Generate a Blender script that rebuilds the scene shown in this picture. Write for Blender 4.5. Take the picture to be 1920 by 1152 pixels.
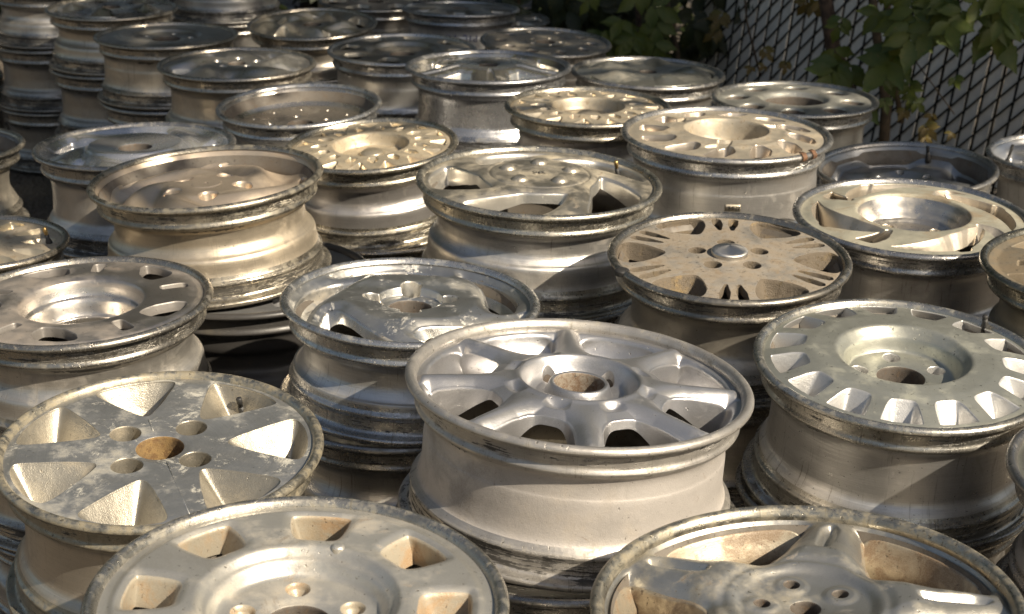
import bpy, math, random
import numpy as np
from mathutils import Vector, Matrix, Quaternion
PI = math.pi
rnd = random.Random(7)
for o in list(bpy.data.objects): bpy.data.objects.remove(o)
C = bpy.context.scene.collection

# ------------------------------------------------------------------ camera
ZOFF = -0.10
cam_d = bpy.data.cameras.new('camera'); cam = bpy.data.objects.new('camera', cam_d); C.objects.link(cam)
cam_d.sensor_width = 36; cam_d.sensor_fit = 'HORIZONTAL'; cam_d.lens = 3200/1920*36
cam_d.clip_start = 0.05; cam_d.clip_end = 500
cam.location = (0, 0, 1.7+ZOFF); cam.rotation_euler = (math.radians(90-19.5), 0, 0)
cam_d.dof.use_dof = True; cam_d.dof.focus_distance = 2.3; cam_d.dof.aperture_fstop = 11
bpy.context.scene.camera = cam
# ------------------------------------------------------------------ light
SUN_EL, SUN_AZ = 37.0, -40.0          # azimuth measured from +x (right) towards the viewer
sd = Vector((math.cos(math.radians(SUN_EL))*math.cos(math.radians(SUN_AZ)),
             math.cos(math.radians(SUN_EL))*math.sin(math.radians(SUN_AZ)), math.sin(math.radians(SUN_EL))))
ld = bpy.data.lights.new('sun', 'SUN'); ld.energy = 5.0; ld.angle = math.radians(0.5); ld.color = (1.0, .88, .70)
sun = bpy.data.objects.new('sun', ld); C.objects.link(sun); sun.rotation_euler = sd.to_track_quat('Z', 'Y').to_euler()
sun.location = sd*20
w = bpy.data.worlds.new('World'); bpy.context.scene.world = w; w.use_nodes = True
nt = w.node_tree; bg = nt.nodes['Background']; bg.inputs[1].default_value = 0.05
sky = nt.nodes.new('ShaderNodeTexSky'); sky.sky_type = 'NISHITA'; sky.sun_disc = False
sky.sun_elevation = math.radians(SUN_EL); sky.sun_rotation = math.atan2(sd.x, sd.y)
sky.air_density = 1.2; sky.dust_density = 3.0
hs = nt.nodes.new('ShaderNodeHueSaturation'); hs.inputs['Saturation'].default_value = .85     # milky autumn haze
nt.links.new(sky.outputs[0], hs.inputs['Color']); nt.links.new(hs.outputs[0], bg.inputs[0])
vs = bpy.context.scene.view_settings
vs.view_transform = 'Standard'; vs.look = 'None'; vs.gamma = 1; vs.exposure = 0.85

# ------------------------------------------------------------------ node helpers
class NT:
    def __init__(s, name):
        s.m = bpy.data.materials.new(name); s.m.use_nodes = True
        s.t = s.m.node_tree; s.t.nodes.clear()
        s.out = s.t.nodes.new('ShaderNodeOutputMaterial')
    def n(s, typ, props=None, **inp):
        nd = s.t.nodes.new(typ)
        for k, v in (props or {}).items(): setattr(nd, k, v)
        for k, v in inp.items():
            key = int(k[1:]) if k[0] == '_' and k[1:].isdigit() else k.replace('_', ' ')
            s.set(nd.inputs[key], v)
        return nd
    def set(s, sock, v):
        if isinstance(v, bpy.types.NodeSocket): s.t.links.new(v, sock)
        elif isinstance(v, tuple) and len(v) == 3 and sock.type == 'RGBA': sock.default_value = (*v, 1)
        else: sock.default_value = v
    def math(s, op, a, b=0.0, c=None, clamp=False):
        nd = s.n('ShaderNodeMath', {'operation': op, 'use_clamp': clamp}, _0=a, _1=b)
        if c is not None: s.set(nd.inputs[2], c)
        return nd.outputs[0]
    def ramp(s, v, lo, hi):
        return s.n('ShaderNodeMapRange', {'interpolation_type': 'SMOOTHSTEP'}, _0=v, _1=lo, _2=hi, _3=0.0, _4=1.0).outputs[0]
    def mix(s, f, a, b):
        nd = s.t.nodes.new('ShaderNodeMix'); nd.data_type = 'RGBA'
        s.set(nd.inputs[0], f); s.set(nd.inputs[6], a); s.set(nd.inputs[7], b); return nd.outputs[2]
    def noise(s, vec, scale, detail=4.0, rough=.55, dist=0.0):
        return s.n('ShaderNodeTexNoise', None, Vector=vec, Scale=scale, Detail=detail, Roughness=rough, Distortion=dist).outputs[0]

def alloy(name, base=(.6,.58,.55), rough=.38, metallic=.85, dirt=(.25,.2,.14), amt=.3, dscale=14, stain=(.12,.07,.03), samt=.12,
          streak=None, sstr=.15, cast=.15, castscale=350, pits=.25, bands=None, chip=None, h=.19, tar=0.0, seed=0.0, rand=False, anis=0.0, resid=.5, smudge=.35, bdist=.0009):
    """weathered aluminium: base metal, dust film, brown stains, pits, lathe marks, black rubber left on the tyre seats"""
    base = tuple(c*.84 for c in base); dirt = tuple(c*.84 for c in dirt)
    N = NT(name); tc = N.n('ShaderNodeTexCoord').outputs['Object']
    off = (seed*3.7, seed*1.9, seed*5.3)
    p = N.n('ShaderNodeVectorMath', {'operation': 'ADD'}, _0=tc, _1=off).outputs[0]
    if rand:
        rr = N.n('ShaderNodeObjectInfo').outputs['Random']
        rv = N.n('ShaderNodeCombineXYZ', None, X=N.math('MULTIPLY', rr, 31.0), Y=N.math('MULTIPLY', rr, 17.0), Z=0.0).outputs[0]
        p = N.n('ShaderNodeVectorMath', {'operation': 'ADD'}, _0=p, _1=rv).outputs[0]
    sx = N.n('ShaderNodeSeparateXYZ', None, Vector=tc)
    x, y, z = sx.outputs
    r = N.math('SQRT', N.math('ADD', N.math('MULTIPLY', x, x), N.math('MULTIPLY', y, y)))
    ri = N.math('DIVIDE', 1.0, N.math('MAXIMUM', r, .002))
    cx, cy = N.math('MULTIPLY', x, ri), N.math('MULTIPLY', y, ri)
    def cyl(kt, axis, ks, s2=0.0):
        return N.n('ShaderNodeCombineXYZ', None, X=N.math('MULTIPLY_ADD', cx, kt, seed+s2), Y=N.math('MULTIPLY_ADD', cy, kt, seed*2+s2),
                   Z=N.math('MULTIPLY', axis, ks)).outputs[0]
    # large soft variation, dust and stains
    big = N.noise(p, dscale*.45, 3.0)
    dn = N.noise(p, dscale, 9.0, .68)
    dm = N.ramp(N.math('ADD', N.math('MULTIPLY', dn, .7), N.math('MULTIPLY', big, .3)), .62-amt*.42, .72-amt*.22)
    dm = N.math('MULTIPLY', dm, min(1.0, .55+amt*.6))
    st = N.ramp(N.noise(p, dscale*1.7, 8.0, .7, .6), .66-samt*.3, .76-samt*.22)
    pit = N.ramp(N.noise(p, 170.0, 3.0, .6), .70-pits*.12, .745-pits*.10)
    pit2 = N.ramp(N.noise(p, 48.0, 5.0, .75), .69-pits*.05, .73-pits*.05)
    fine = N.noise(p, 700.0, 2.0)
    gr = N.ramp(N.noise(p, 5.5+(seed*7) % 5, 10.0, .72, 1.4), .50+.04*math.sin(seed*5), .66)
    col = N.mix(N.ramp(big, .3, .7), tuple(c*.84 for c in base), tuple(min(.95, c*1.08) for c in base))
    col = N.mix(dm, col, dirt)
    col = N.mix(N.math('MULTIPLY', gr, .24), col, tuple(c*.45 for c in dirt))
    col = N.mix(N.math('MULTIPLY', st, .8), col, stain)
    col = N.mix(N.math('MULTIPLY', N.math('MAXIMUM', pit, N.math('MULTIPLY', pit2, .7)), .75), col, tuple(c*.22 for c in dirt))
    col = N.mix(N.math('MULTIPLY', N.ramp(fine, .35, .7), .22), col, tuple(min(1, c*1.3) for c in base))
    met = N.math('MULTIPLY', metallic, N.math('SUBTRACT', 1.0, N.math('MAXIMUM', N.math('MULTIPLY', dm, .75), N.math('MULTIPLY', st, .9))))
    rg = N.math('ADD', rough, N.math('ADD', N.math('MULTIPLY', dm, .22), N.math('MULTIPLY', gr, .10)))
    rg = N.math('ADD', rg, N.math('MULTIPLY', N.math('SUBTRACT', N.noise(p, dscale*3, 6.0, .7), .5), smudge))
    hgt = N.math('MULTIPLY', fine, cast)
    hgt = N.math('ADD', hgt, N.math('MULTIPLY', N.noise(p, castscale*.3, 4.0, .6), cast*1.6))
    hgt = N.math('SUBTRACT', hgt, N.math('MULTIPLY', pit, .5))
    hgt = N.math('SUBTRACT', hgt, N.math('MULTIPLY', pit2, .6*pits))
    if chip:
        ch = N.math('MULTIPLY', N.ramp(N.noise(p, 20.0, 12.0, .85, .5), .56, .585), .75)
        col = N.mix(ch, col, chip); met = N.math('MULTIPLY', met, N.math('SUBTRACT', 1.0, N.math('MULTIPLY', ch, .75)))
        hgt = N.math('SUBTRACT', hgt, N.math('MULTIPLY', ch, .5))
    if streak:
        sv = cyl(2.0, r, 900.0) if streak == 'face' else cyl(2.0, z, 700.0)
        sn = N.noise(sv, 1.0, 3.0, .7)
        hgt = N.math('ADD', hgt, N.math('MULTIPLY', sn, sstr*4))
        col = N.mix(N.math('MULTIPLY', N.ramp(sn, .35, .7), .3), col, tuple(c*.6 for c in base))
        if streak == 'barrel':      # downward dribbles and scuffs on the drop centre
            dv = N.noise(cyl(24.0, z, 9.0), 1.0, 5.0, .75)
            dd = N.math('MULTIPLY', N.ramp(dv, .57, .70), .7)
            col = N.mix(dd, col, tuple(c*.5 for c in dirt)); met = N.math('MULTIPLY', met, N.math('SUBTRACT', 1.0, N.math('MULTIPLY', dd, .6)))
            sc = N.ramp(N.noise(cyl(7.0, z, 260.0), 1.0, 6.0, .8), .66, .70)
            col = N.mix(N.math('MULTIPLY', sc, .6), col, (.05,.045,.04))
    if bands:
        res = None
        for z0, z1, gain in bands:
            b = N.math('MULTIPLY', N.ramp(z, z0, z0+.006), N.math('SUBTRACT', 1.0, N.ramp(z, z1-.005, z1)))
            nz = N.math('ADD', N.math('MULTIPLY', N.noise(cyl(3.0, z, 230.0), 1.0, 6.0, .7), .62), N.math('MULTIPLY', N.noise(p, 26.0, 8.0, .75), .38))
            m = N.math('MULTIPLY', N.ramp(nz, .60-.12*gain*resid, .625-.11*gain*resid), b)
            res = m if res is None else N.math('MAXIMUM', res, m)
        if tar:      # thick lumps of old tyre rubber hanging below the flange and above the lower bead
            for z0, z1 in ((-.062,-.036),):
                b = N.math('MULTIPLY', N.ramp(z, z0, z0+.012), N.math('SUBTRACT', 1.0, N.ramp(z, z1-.002, z1+.002)))
                tn = N.math('ADD', N.math('MULTIPLY', N.noise(cyl(2.6, z, 14.0), 1.0, 5.0, .6), .75), N.math('MULTIPLY', N.noise(p, 60.0, 6.0, .7), .25))
                tm = N.ramp(N.math('ADD', tn, N.math('MULTIPLY', b, .14)), .735-.06*tar, .765-.06*tar)
                res = N.math('MAXIMUM', res, N.math('MULTIPLY', tm, N.ramp(b, .05, .25)))
        col = N.mix(N.math('MULTIPLY', res, .93), col, (.022,.02,.017))
        met = N.math('MULTIPLY', met, N.math('SUBTRACT', 1.0, res)); rg = N.math('ADD', rg, N.math('MULTIPLY', res, .18))
        hgt = N.math('ADD', hgt, N.math('MULTIPLY', res, .9))
    bump = N.n('ShaderNodeBump', None, Strength=.55, Distance=bdist, Height=hgt).outputs[0]
    b = N.n('ShaderNodeBsdfPrincipled', None, Base_Color=col, Metallic=met, Roughness=rg, Normal=bump)
    if anis:
        b.inputs['Anisotropic'].default_value = anis
        tg = N.n('ShaderNodeTangent', {'direction_type': 'RADIAL', 'axis': 'Z'}); N.t.links.new(tg.outputs[0], b.inputs['Tangent'])
    N.t.links.new(b.outputs[0], N.out.inputs[0])
    return N.m

def plain(name, col, rough=.6, metallic=0.0, nscale=30, var=.4, bump=.3, trans=0.0):
    N = NT(name); tc = N.n('ShaderNodeTexCoord').outputs['Object']
    n1 = N.noise(tc, nscale, 7.0, .65)
    c = N.mix(N.ramp(n1, .3, .7), tuple(v*(1-var) for v in col), tuple(min(1, v*(1+var)) for v in col))
    bp = N.n('ShaderNodeBump', None, Strength=bump, Distance=.003, Height=N.noise(tc, nscale*5, 5.0)).outputs[0]
    b = N.n('ShaderNodeBsdfPrincipled', None, Base_Color=c, Metallic=metallic, Roughness=rough, Normal=bp)
    if trans:
        t = N.n('ShaderNodeBsdfTranslucent', None, Color=c)
        mx = N.n('ShaderNodeMixShader', None, _0=trans, _1=b.outputs[0], _2=t.outputs[0]); N.t.links.new(mx.outputs[0], N.out.inputs[0])
    else: N.t.links.new(b.outputs[0], N.out.inputs[0])
    return N.m

# ------------------------------------------------------------------ object helpers
def tagobj(o, label=None, cat=None, group=None, kind=None):
    if label: o['label'] = label
    if cat: o['category'] = cat
    if group: o['group'] = group
    if kind: o['kind'] = kind
    return o
def empty(name, label, cat, loc, group=None, rot=None):
    o = bpy.data.objects.new(name, None); C.objects.link(o); o.location = loc; o.empty_display_size = .1
    if rot is not None: o.rotation_euler = rot
    return tagobj(o, label, cat, group)
def mesh(name, V, F, mats, parent=None, normals=None, mi=None, smooth=True):
    me = bpy.data.meshes.new(name)
    me.from_pydata([tuple(v) for v in V] if not isinstance(V, np.ndarray) else V.tolist(), [], F)
    for m in (mats if isinstance(mats, (list, tuple)) else [mats]): me.materials.append(m)
    me.update()
    if mi is not None: me.polygons.foreach_set('material_index', np.asarray(mi, dtype=np.int32))
    if smooth: me.polygons.foreach_set('use_smooth', [True]*len(me.polygons))
    if normals is not None: me.normals_split_custom_set_from_vertices([tuple(n) for n in normals])
    o = bpy.data.objects.new(name, me); C.objects.link(o)
    if parent is not None: o.parent = parent
    return o
def vnormals(V, F):
    V = np.asarray(V, float); N = np.zeros_like(V)
    q = np.array([f if len(f) == 4 else (*f, f[0]) for f in F])
    a, b, c, d = V[q[:,0]], V[q[:,1]], V[q[:,2]], V[q[:,3]]
    n = np.cross(c-a, d-b)
    tri = np.array([len(f) == 3 for f in F])
    if tri.any(): n[tri] = np.cross(b[tri]-a[tri], c[tri]-a[tri])
    for k in range(4): np.add.at(N, q[:,k], n if k < 3 else np.where(tri[:,None], 0, n))
    l = np.linalg.norm(N, axis=1); l[l == 0] = 1
    return N/l[:,None]
def fillet(pts, rad=.003, seg=3):
    P = [np.array(p, float) for p in pts]; out = [P[0]]
    for i in range(1, len(P)-1):
        a, b, c = P[i-1], P[i], P[i+1]
        la, lc = np.linalg.norm(a-b), np.linalg.norm(c-b)
        ta, tc_ = min(rad, la*.45), min(rad, lc*.45)
        p0, p2 = b+(a-b)/max(la,1e-9)*ta, b+(c-b)/max(lc,1e-9)*tc_
        for k in range(seg+1):
            t = k/seg; out.append((1-t)**2*p0+2*t*(1-t)*b+t*t*p2)
    out.append(P[-1]); return out
def split_parts(V, F, key, names, mats, parent, mi=None):
    """cut one smooth mesh into part objects that keep the normals of the whole"""
    Nn = vnormals(V, F); V = np.asarray(V); key = np.asarray(key); obs = []
    for k in sorted(set(key.tolist())):
        idx = np.nonzero(key == k)[0]
        used = sorted({v for i in idx for v in F[i]}); mp = {v: j for j, v in enumerate(used)}
        fs = [tuple(mp[v] for v in F[i]) for i in idx]
        obs.append(mesh(names(k), V[used], fs, mats, parent, Nn[used], None if mi is None else np.asarray(mi)[idx]))
    return obs

# ------------------------------------------------------------------ rim (lathe)
def rim_profile(R, h, kind):
    m = .001
    fl = [(R-.0165,-.010),(R-.0130,-.003),(R-.0085,-.0002),(R-.0035,-.0015),(R-.0002,-.006),(R-.0008,-.0105),(R-.0055,-.0125),(R-.0125,-.0135)]
    seat = [(R-.0165,-.018),(R-.0175,-.034),(R-.0148,-.0385),(R-.0142,-.0425),(R-.0190,-.047)]
    b = -h
    mid = {
     'straight': [(.885*R,-.052),(.868*R,-.062),(.867*R,-.080),(.8735*R,-.084),(.874*R,b*.62),(.885*R,b+.055)],
     'step':     [(.86*R,-.052),(.815*R,-.060),(.810*R,-.086),(.845*R,-.101),(.885*R,-.108),(.892*R,b+.060)],
     'flare':    [(.87*R,-.052),(.845*R,-.062),(.838*R,-.095),(.850*R,b*.66),(.885*R,b+.058)],
     'waist':    [(.86*R,-.052),(.800*R,-.062),(.775*R,-.090),(.785*R,-.115),(.86*R,b+.060)],
     'well':     [(.88*R,-.052),(.860*R,-.058),(.850*R,-.080),(.800*R,-.092),(.795*R,-.118),(.865*R,-.130),(.890*R,b+.052)]}[kind]
    low = [(R-.0190,b+.047),(R-.0142,b+.0425),(R-.0148,b+.0385),(R-.0175,b+.034),(R-.0165,b+.018),
           (R-.0125,b+.0135),(R-.0055,b+.0125),(R-.0008,b+.0105),(R-.0002,b+.006),(R-.0035,b+.0015),(R-.0085,b+.0002),(R-.013,b+.003)]
    inn = [(R-.021,b+.018),(R-.0235,b+.045)]+[(x-.0065, y) for x, y in reversed(mid)]+[(min(.865*R, mid[0][0]-.0065),-.040),(.90*R,-.018)]
    return fl+seat, mid, low, inn
def build_rim(R, h, kind, parent, mats, nseg=144, full=True, rj=.935, zj=-.009):
    top, mid, low, inn = rim_profile(R, h, kind)
    pts = [(rj*R, zj)]+top+mid+low+inn
    grp_r = [0]*(1+len(top))+[1]*len(mid)+[2]*(len(low)-0)+[1]*len(inn)
    fp, gr = [], []; i_inn = 10**9; n_out = 1+len(top)+len(mid)+len(low)-1
    P = [np.array(p) for p in pts]
    for i, p in enumerate(P):
        if i == n_out: i_inn = len(fp)
        if i == 0 or i == len(P)-1: fp.append(p); gr.append(grp_r[i]); continue
        a, c = P[i-1], P[i+1]; la, lc = np.linalg.norm(a-p), np.linalg.norm(c-p)
        rad = .0022 if grp_r[i] != 1 else .009
        ta, tc_ = min(rad, la*.45), min(rad, lc*.45)
        p0, p2 = p+(a-p)/la*ta, p+(c-p)/lc*tc_
        ks = 2 if grp_r[i] != 1 else 4
        for k in range(ks+1):
            t = k/ks; fp.append((1-t)**2*p0+2*t*(1-t)*p+t*t*p2); gr.append(grp_r[i])
    n = len(fp); th = np.arange(nseg)*2*PI/nseg
    rr = np.array([q[0] for q in fp]); zz = np.array([q[1] for q in fp])
    V = np.stack([rr[:,None]*np.cos(th), rr[:,None]*np.sin(th), np.repeat(zz[:,None], nseg, 1)], -1).reshape(-1, 3)
    F, key = [], []
    for i in range(n-1):
        g = gr[i] if gr[i] == gr[i+1] else max(gr[i], gr[i+1]) if 1 not in (gr[i], gr[i+1]) else (gr[i] if gr[i] != 1 else gr[i+1])
        for j in range(nseg):
            k = (j+1) % nseg
            F.append((i*nseg+j, (i+1)*nseg+j, (i+1)*nseg+k, i*nseg+k)); key.append(g)
    names = {0: 'outer_flange', 1: 'barrel', 2: 'inner_flange'}
    Nn = vnormals(V, F); key = np.array(key); obs = []
    for g in (0, 1, 2):
        idx = np.nonzero(key == g)[0]
        used = sorted({v for i in idx for v in F[i]}); mp = {v: j for j, v in enumerate(used)}
        ins = [1 if (g == 1 and len(mats) > 3 and F[i][0]//nseg >= i_inn) else 0 for i in idx]
        obs.append(mesh(names[g], V[used], [tuple(mp[v] for v in F[i]) for i in idx], [mats[g]]+([mats[3]] if g == 1 and len(mats) > 3 else []), parent, Nn[used], ins))
    return obs

# ------------------------------------------------------------------ wheel face
def sdpoly(px, py, poly):
    d = np.full(px.shape, 1e9); s = np.ones(px.shape)
    n = len(poly)
    for i in range(n):
        ax, ay = poly[i]; bx, by = poly[i-1]
        ex, ey = bx-ax, by-ay; wx, wy = px-ax, py-ay
        t = np.clip((wx*ex+wy*ey)/(ex*ex+ey*ey+1e-12), 0, 1)
        d = np.minimum(d, (wx-ex*t)**2+(wy-ey*t)**2)
        c1 = py >= ay; c2 = py < by; c3 = ex*wy > ey*wx
        flip = (c1 & c2 & c3) | (~c1 & ~c2 & ~c3)
        s = np.where(flip, -s, s)
    return s*np.sqrt(d)
def polar_poly(pts, R, rad=0.0):
    """outline given as (radius, angle) corners, with every corner rounded, as points in the plane of the wheel"""
    P = [np.array((r*R, math.radians(a)*r_m*R)) for r_m in [float(np.mean([q[0] for q in pts]))] for r, a in pts]
    rm = float(np.mean([q[0] for q in pts]))*R
    out = []; n = len(P)
    for i in range(n):
        a, b, c = P[i-1], P[i], P[(i+1) % n]
        la, lc = np.linalg.norm(a-b)+1e-9, np.linalg.norm(c-b)+1e-9
        ta, tc_ = min(rad*1.4, la*.46), min(rad*1.4, lc*.46)
        p0, p2 = b+(a-b)/la*ta, b+(c-b)/lc*tc_
        for k in range(6):
            t = k/5; out.append((1-t)**2*p0+2*t*(1-t)*b+t*t*p2)
    fin = []
    for i in range(len(out)):
        p0, p1 = out[i], out[(i+1) % len(out)]
        k = max(1, int(np.linalg.norm(p1-p0)/.012))
        for j in range(k):
            q = p0+(p1-p0)*j/k; fin.append((q[0]*math.cos(q[1]/rm), q[0]*math.sin(q[1]/rm)))
    return fin
class Win:
    """a window, slot, pocket or bolt hole repeated n times round the wheel"""
    def __init__(s, R, n, a0, poly=None, circ=None, rnd_=.004, depth=.03, draft=.004, shift=0.0, rr=None, edge=.0012, floor=None, soft=None, mat=1, taper=None, din=1.0):
        s.n, s.a0, s.rnd, s.depth, s.draft, s.shift, s.edge, s.floor, s.soft, s.mat = n, math.radians(a0), rnd_, depth, draft, shift, edge, floor, soft, mat
        s.circ = None if circ is None else (circ[0]*R, circ[1]*R)
        s.poly = None if poly is None else polar_poly(poly, R, rnd_); s.rnd = 0.0 if poly is not None else rnd_
        s.taper = taper; s.din = din
    def sd(s, x, y):
        if s.circ and s.circ[0] == 0: return np.hypot(x, y)-s.circ[1]
        th = np.arctan2(y, x); r = np.hypot(x, y); p = 2*PI/s.n
        # fold about the centre angle of the outline
        if s.poly is not None:
            if not hasattr(s, 'mid'):
                c = np.mean(np.array(s.poly), 0); s.mid = math.atan2(c[1], c[0])
            mid = s.mid
        else: mid = 0.0
        t = np.mod(th-s.a0-mid+p/2, p)-p/2+mid
        fx, fy = r*np.cos(t), r*np.sin(t)
        if s.circ: return np.hypot(fx-s.circ[0], fy)-s.circ[1]
        out = np.full(x.shape, 1e3)
        for k in (-1, 0, 1) if s.n > 1 else (0,):
            if k:
                m = np.abs(t-mid) > p*.25
                if not m.any(): continue
                tk = t[m]+k*p; out[m] = np.minimum(out[m], sdpoly(r[m]*np.cos(tk), r[m]*np.sin(tk), s.poly)-s.rnd)
            else: out = np.minimum(out, sdpoly(fx, fy, s.poly)-s.rnd)
        return out
def build_face(R, prof, wins, embs, parent, mats, dr=.0018, nth=560, rj=.935, hub_r=None, spokes=None, names=('hub','spoke','face_ring'), ring_r=None, spin=0.0, base_part='wheel_disc', neck=.84, hubmi=0):
    if 'bore' not in MI: MI['bore'] = alloy('bore shade', (.15,.13,.11), .6, .3, dirt=(.08,.06,.045), amt=.5, samt=.4, dscale=60, cast=.6, pits=.5)  # dark brown that paints the shade inside bores and bolt holes
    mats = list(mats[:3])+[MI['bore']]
    pr = np.array([p[0]*R for p in prof]); pz = np.array([p[1]*.001 for p in prof])
    def zprof(r):
        z = np.interp(r, pr, pz)
        for dlt in (.0012, .0024): z = z+np.interp(r-dlt, pr, pz)+np.interp(r+dlt, pr, pz)
        return z/5
    r0, r1 = pr[0], rj*R
    nr = max(8, int((r1-r0)/dr)); rs = np.linspace(r0, r1, nr+1); th = np.arange(nth)*2*PI/nth
    X = (rs[:,None]*np.cos(th)); Y = (rs[:,None]*np.sin(th))
    hw = [w_ for w_ in wins]
    def field(x, y):
        d = np.full(x.shape, 1.0); wi = np.zeros(x.shape, int)
        for i, w_ in enumerate(hw):
            q = w_.sd(x, y); m = q < d; d = np.where(m, q, d); wi = np.where(m, i, wi)
        return d, wi
    e = 2e-4; D, WI = field(X, Y)
    snapped = np.zeros(X.shape, bool)
    if hw:
        inner = np.ones(X.shape, bool); inner[0] = False; inner[-1] = False
        for it in range(3):
            gx = (field(X+e, Y)[0]-field(X-e, Y)[0])/(2*e); gy = (field(X, Y+e)[0]-field(X, Y-e)[0])/(2*e)
            rr = np.hypot(X, Y)+1e-9; er = np.abs((gx*X+gy*Y)/rr); et = np.abs((gy*X-gx*Y)/rr)
            thr = .56*np.maximum(er*(r1-r0)/nr, et*rr*2*PI/nth)
            if it == 0: snapped = (np.abs(D) <= thr) & inner
            X = np.where(snapped, X-D*gx, X); Y = np.where(snapped, Y-D*gy, Y); D, WI = field(X, Y)
    Z = zprof(np.hypot(X, Y))
    Rr = np.hypot(X, Y)
    for w_ in hw:
        if w_.soft:
            wd, cz = w_.soft; q = w_.sd(X, Y)
            Z = Z-cz*np.clip(1-q/wd, 0, 1)**2*np.clip((r1-np.hypot(X, Y))/(.04*R), 0, 1)
    for f in embs: Z = Z+f(X, Y)
    V = np.stack([X, Y, Z], -1).reshape(-1, 3); n0 = len(V)
    Dn = np.where(snapped, 0.0, D); neg = (Dn < 0).reshape(-1)
    i, j = np.meshgrid(np.arange(nr), np.arange(nth), indexing='ij'); k = (j+1) % nth
    q = np.stack([i*nth+j, (i+1)*nth+j, (i+1)*nth+k, i*nth+k], -1).reshape(-1, 4)
    ng = neg[q]; cnt = ng.sum(1)
    # drop cells made only of outline vertices that lie inside a hole
    sn = snapped.reshape(-1)
    cen = V[q].mean(1); allsn = sn[q].all(1) & (cnt == 0)
    if allsn.any():
        dc, _ = field(cen[:,0], cen[:,1]); bad = allsn & (dc < 0)
    else: bad = np.zeros(len(q), bool)
    F = [tuple(map(int, r_)) for r_ in q[(cnt == 0) & ~bad]]
    for row, nn in zip(q[cnt == 1], ng[cnt == 1]):
        t = [int(v) for v, b_ in zip(row, nn) if not b_]
        F.append(tuple(t))
    if len(F):                                        # triangles spanning the inside of a hole
        tri = [f for f in F if len(f) == 3]; F = [f for f in F if len(f) == 4]
        if tri:
            ct = V[np.array(tri)].mean(1); dc, _ = field(ct[:,0], ct[:,1]); F += [f for f, d_ in zip(tri, dc) if d_ > -1e-4]
    mi = [0]*len(F)
    if hubmi:
        for i_, f in enumerate(F):
            c_ = V[list(f)].mean(0)
            if c_[0]**2+c_[1]**2 < (hub_r*R*.97)**2: mi[i_] = hubmi
    # walls
    ec = {}
    for f in F:
        for a, b in zip(f, f[1:]+f[:1]):
            if (b, a) in ec: del ec[(b, a)]
            else: ec[(a, b)] = 1
    nxt = {}
    for a, b in ec:
        ia, ib = a//nth, b//nth
        if (ia == 0 and ib == 0) or (ia == nr and ib == nr): continue
        nxt[a] = b
    Vl = [V]; nv = n0; WIf = WI.reshape(-1)
    seen = set()
    for s0 in list(nxt):
        if s0 in seen: continue
        loop = []; a = s0
        while a in nxt and a not in seen: seen.add(a); loop.append(a); a = nxt[a]
        if len(loop) < 8 or a != s0: continue
        P = V[loop]; L = len(loop)
        w_ = hw[int(np.bincount(WIf[loop]).argmax())]
        nx = np.roll(P[:,:2], -1, 0)-np.roll(P[:,:2], 1, 0)
        nrm = np.stack([nx[:,1], -nx[:,0]], 1)
        for _ in range(3): nrm = (nrm+np.roll(nrm, 1, 0)+np.roll(nrm, -1, 0))/3
        nrm /= np.linalg.norm(nrm, axis=1)[:,None]+1e-9
        c = P[:,:2].mean(0)
        if ((P[:,:2]+nrm*.001-c)**2).sum() > ((P[:,:2]-c)**2).sum(): nrm = -nrm     # points into the hole
        Rm = np.linalg.norm(P[:,:2]-c, axis=1).mean(); er = c/(np.linalg.norm(c)+1e-9)
        if w_.circ: c = np.array(c)
        zm = P[:,2].mean(); pr_ = np.hypot(P[:,0], P[:,1]); dv = w_.din+(1-w_.din)*np.clip((pr_-pr_.min())/(np.ptp(pr_)*.75+1e-9), 0, 1)
        ed = w_.edge; rings = [(ed*.15, ed*.12), (ed*.5, ed*.5), (ed*.85, ed*1.1), (ed, ed*2)]
        ns = 7
        for t in range(1, ns+1):
            u = t/ns; tap = w_.taper
            rings.append((ed+w_.draft*(u if tap is None else u**tap), ed*2+(w_.depth-ed*2)*u))
        prev = list(loop)
        for off, dep in rings:
            k_ = min(1.0, dep/max(w_.depth, 1e-6))
            q2 = P[:,:2]+nrm*min(off, .0025)
            ex = off-.0025
            if ex > 0: q2 = c+(q2-c)*max(.04, 1-ex/Rm)
            q2 = q2+er*w_.shift*k_
            zz = P[:,2]*(1-k_)+zm*k_-dep*dv
            lim = np.interp(zz, [-.052, -.040, -.024, -.016], [neck*R-.010, min(.855*R, neck*R+.004), .885*R, rj*R-.001]); q_r = np.hypot(q2[:,0], q2[:,1])+1e-9
            q2 = q2*np.minimum(1, lim/q_r)[:,None]
            Vl.append(np.column_stack([q2, zz])); cur = list(range(nv, nv+L)); nv += L
            for m_ in range(L):
                o_ = (m_+1) % L
                F.append((prev[m_], cur[m_], cur[o_], prev[o_])); mi.append(3 if (w_.circ and w_.mat == 1 and w_.floor is None and dep > .35*w_.depth) else w_.mat)  # lower part of open round holes takes the painted shade colour
            prev = cur
        if w_.floor is not None:                      # closed bottom (mud, plate or seat with a smaller bolt hole)
            cz = np.array([[*(c+er*w_.shift), zm-w_.depth-w_.floor[1]]])
            fr = w_.floor[0]
            if fr > 0:
                q3 = c+er*w_.shift+(q2-c-er*w_.shift)*fr
                for dz in (w_.floor[1], w_.floor[1]+.02):
                    Vl.append(np.column_stack([q3, np.full(L, zm-w_.depth-dz)])); cur = list(range(nv, nv+L)); nv += L
                    for m_ in range(L): F.append((prev[m_], cur[m_], cur[(m_+1) % L], prev[(m_+1) % L])); mi.append(w_.mat if dz == w_.floor[1] else min(3, len(mats)-1))
                    prev = cur
            else:
                Vl.append(cz); ci = nv; nv += 1
                for m_ in range(L): F.append((prev[m_], ci, prev[(m_+1) % L])); mi.append(w_.mat)
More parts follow.
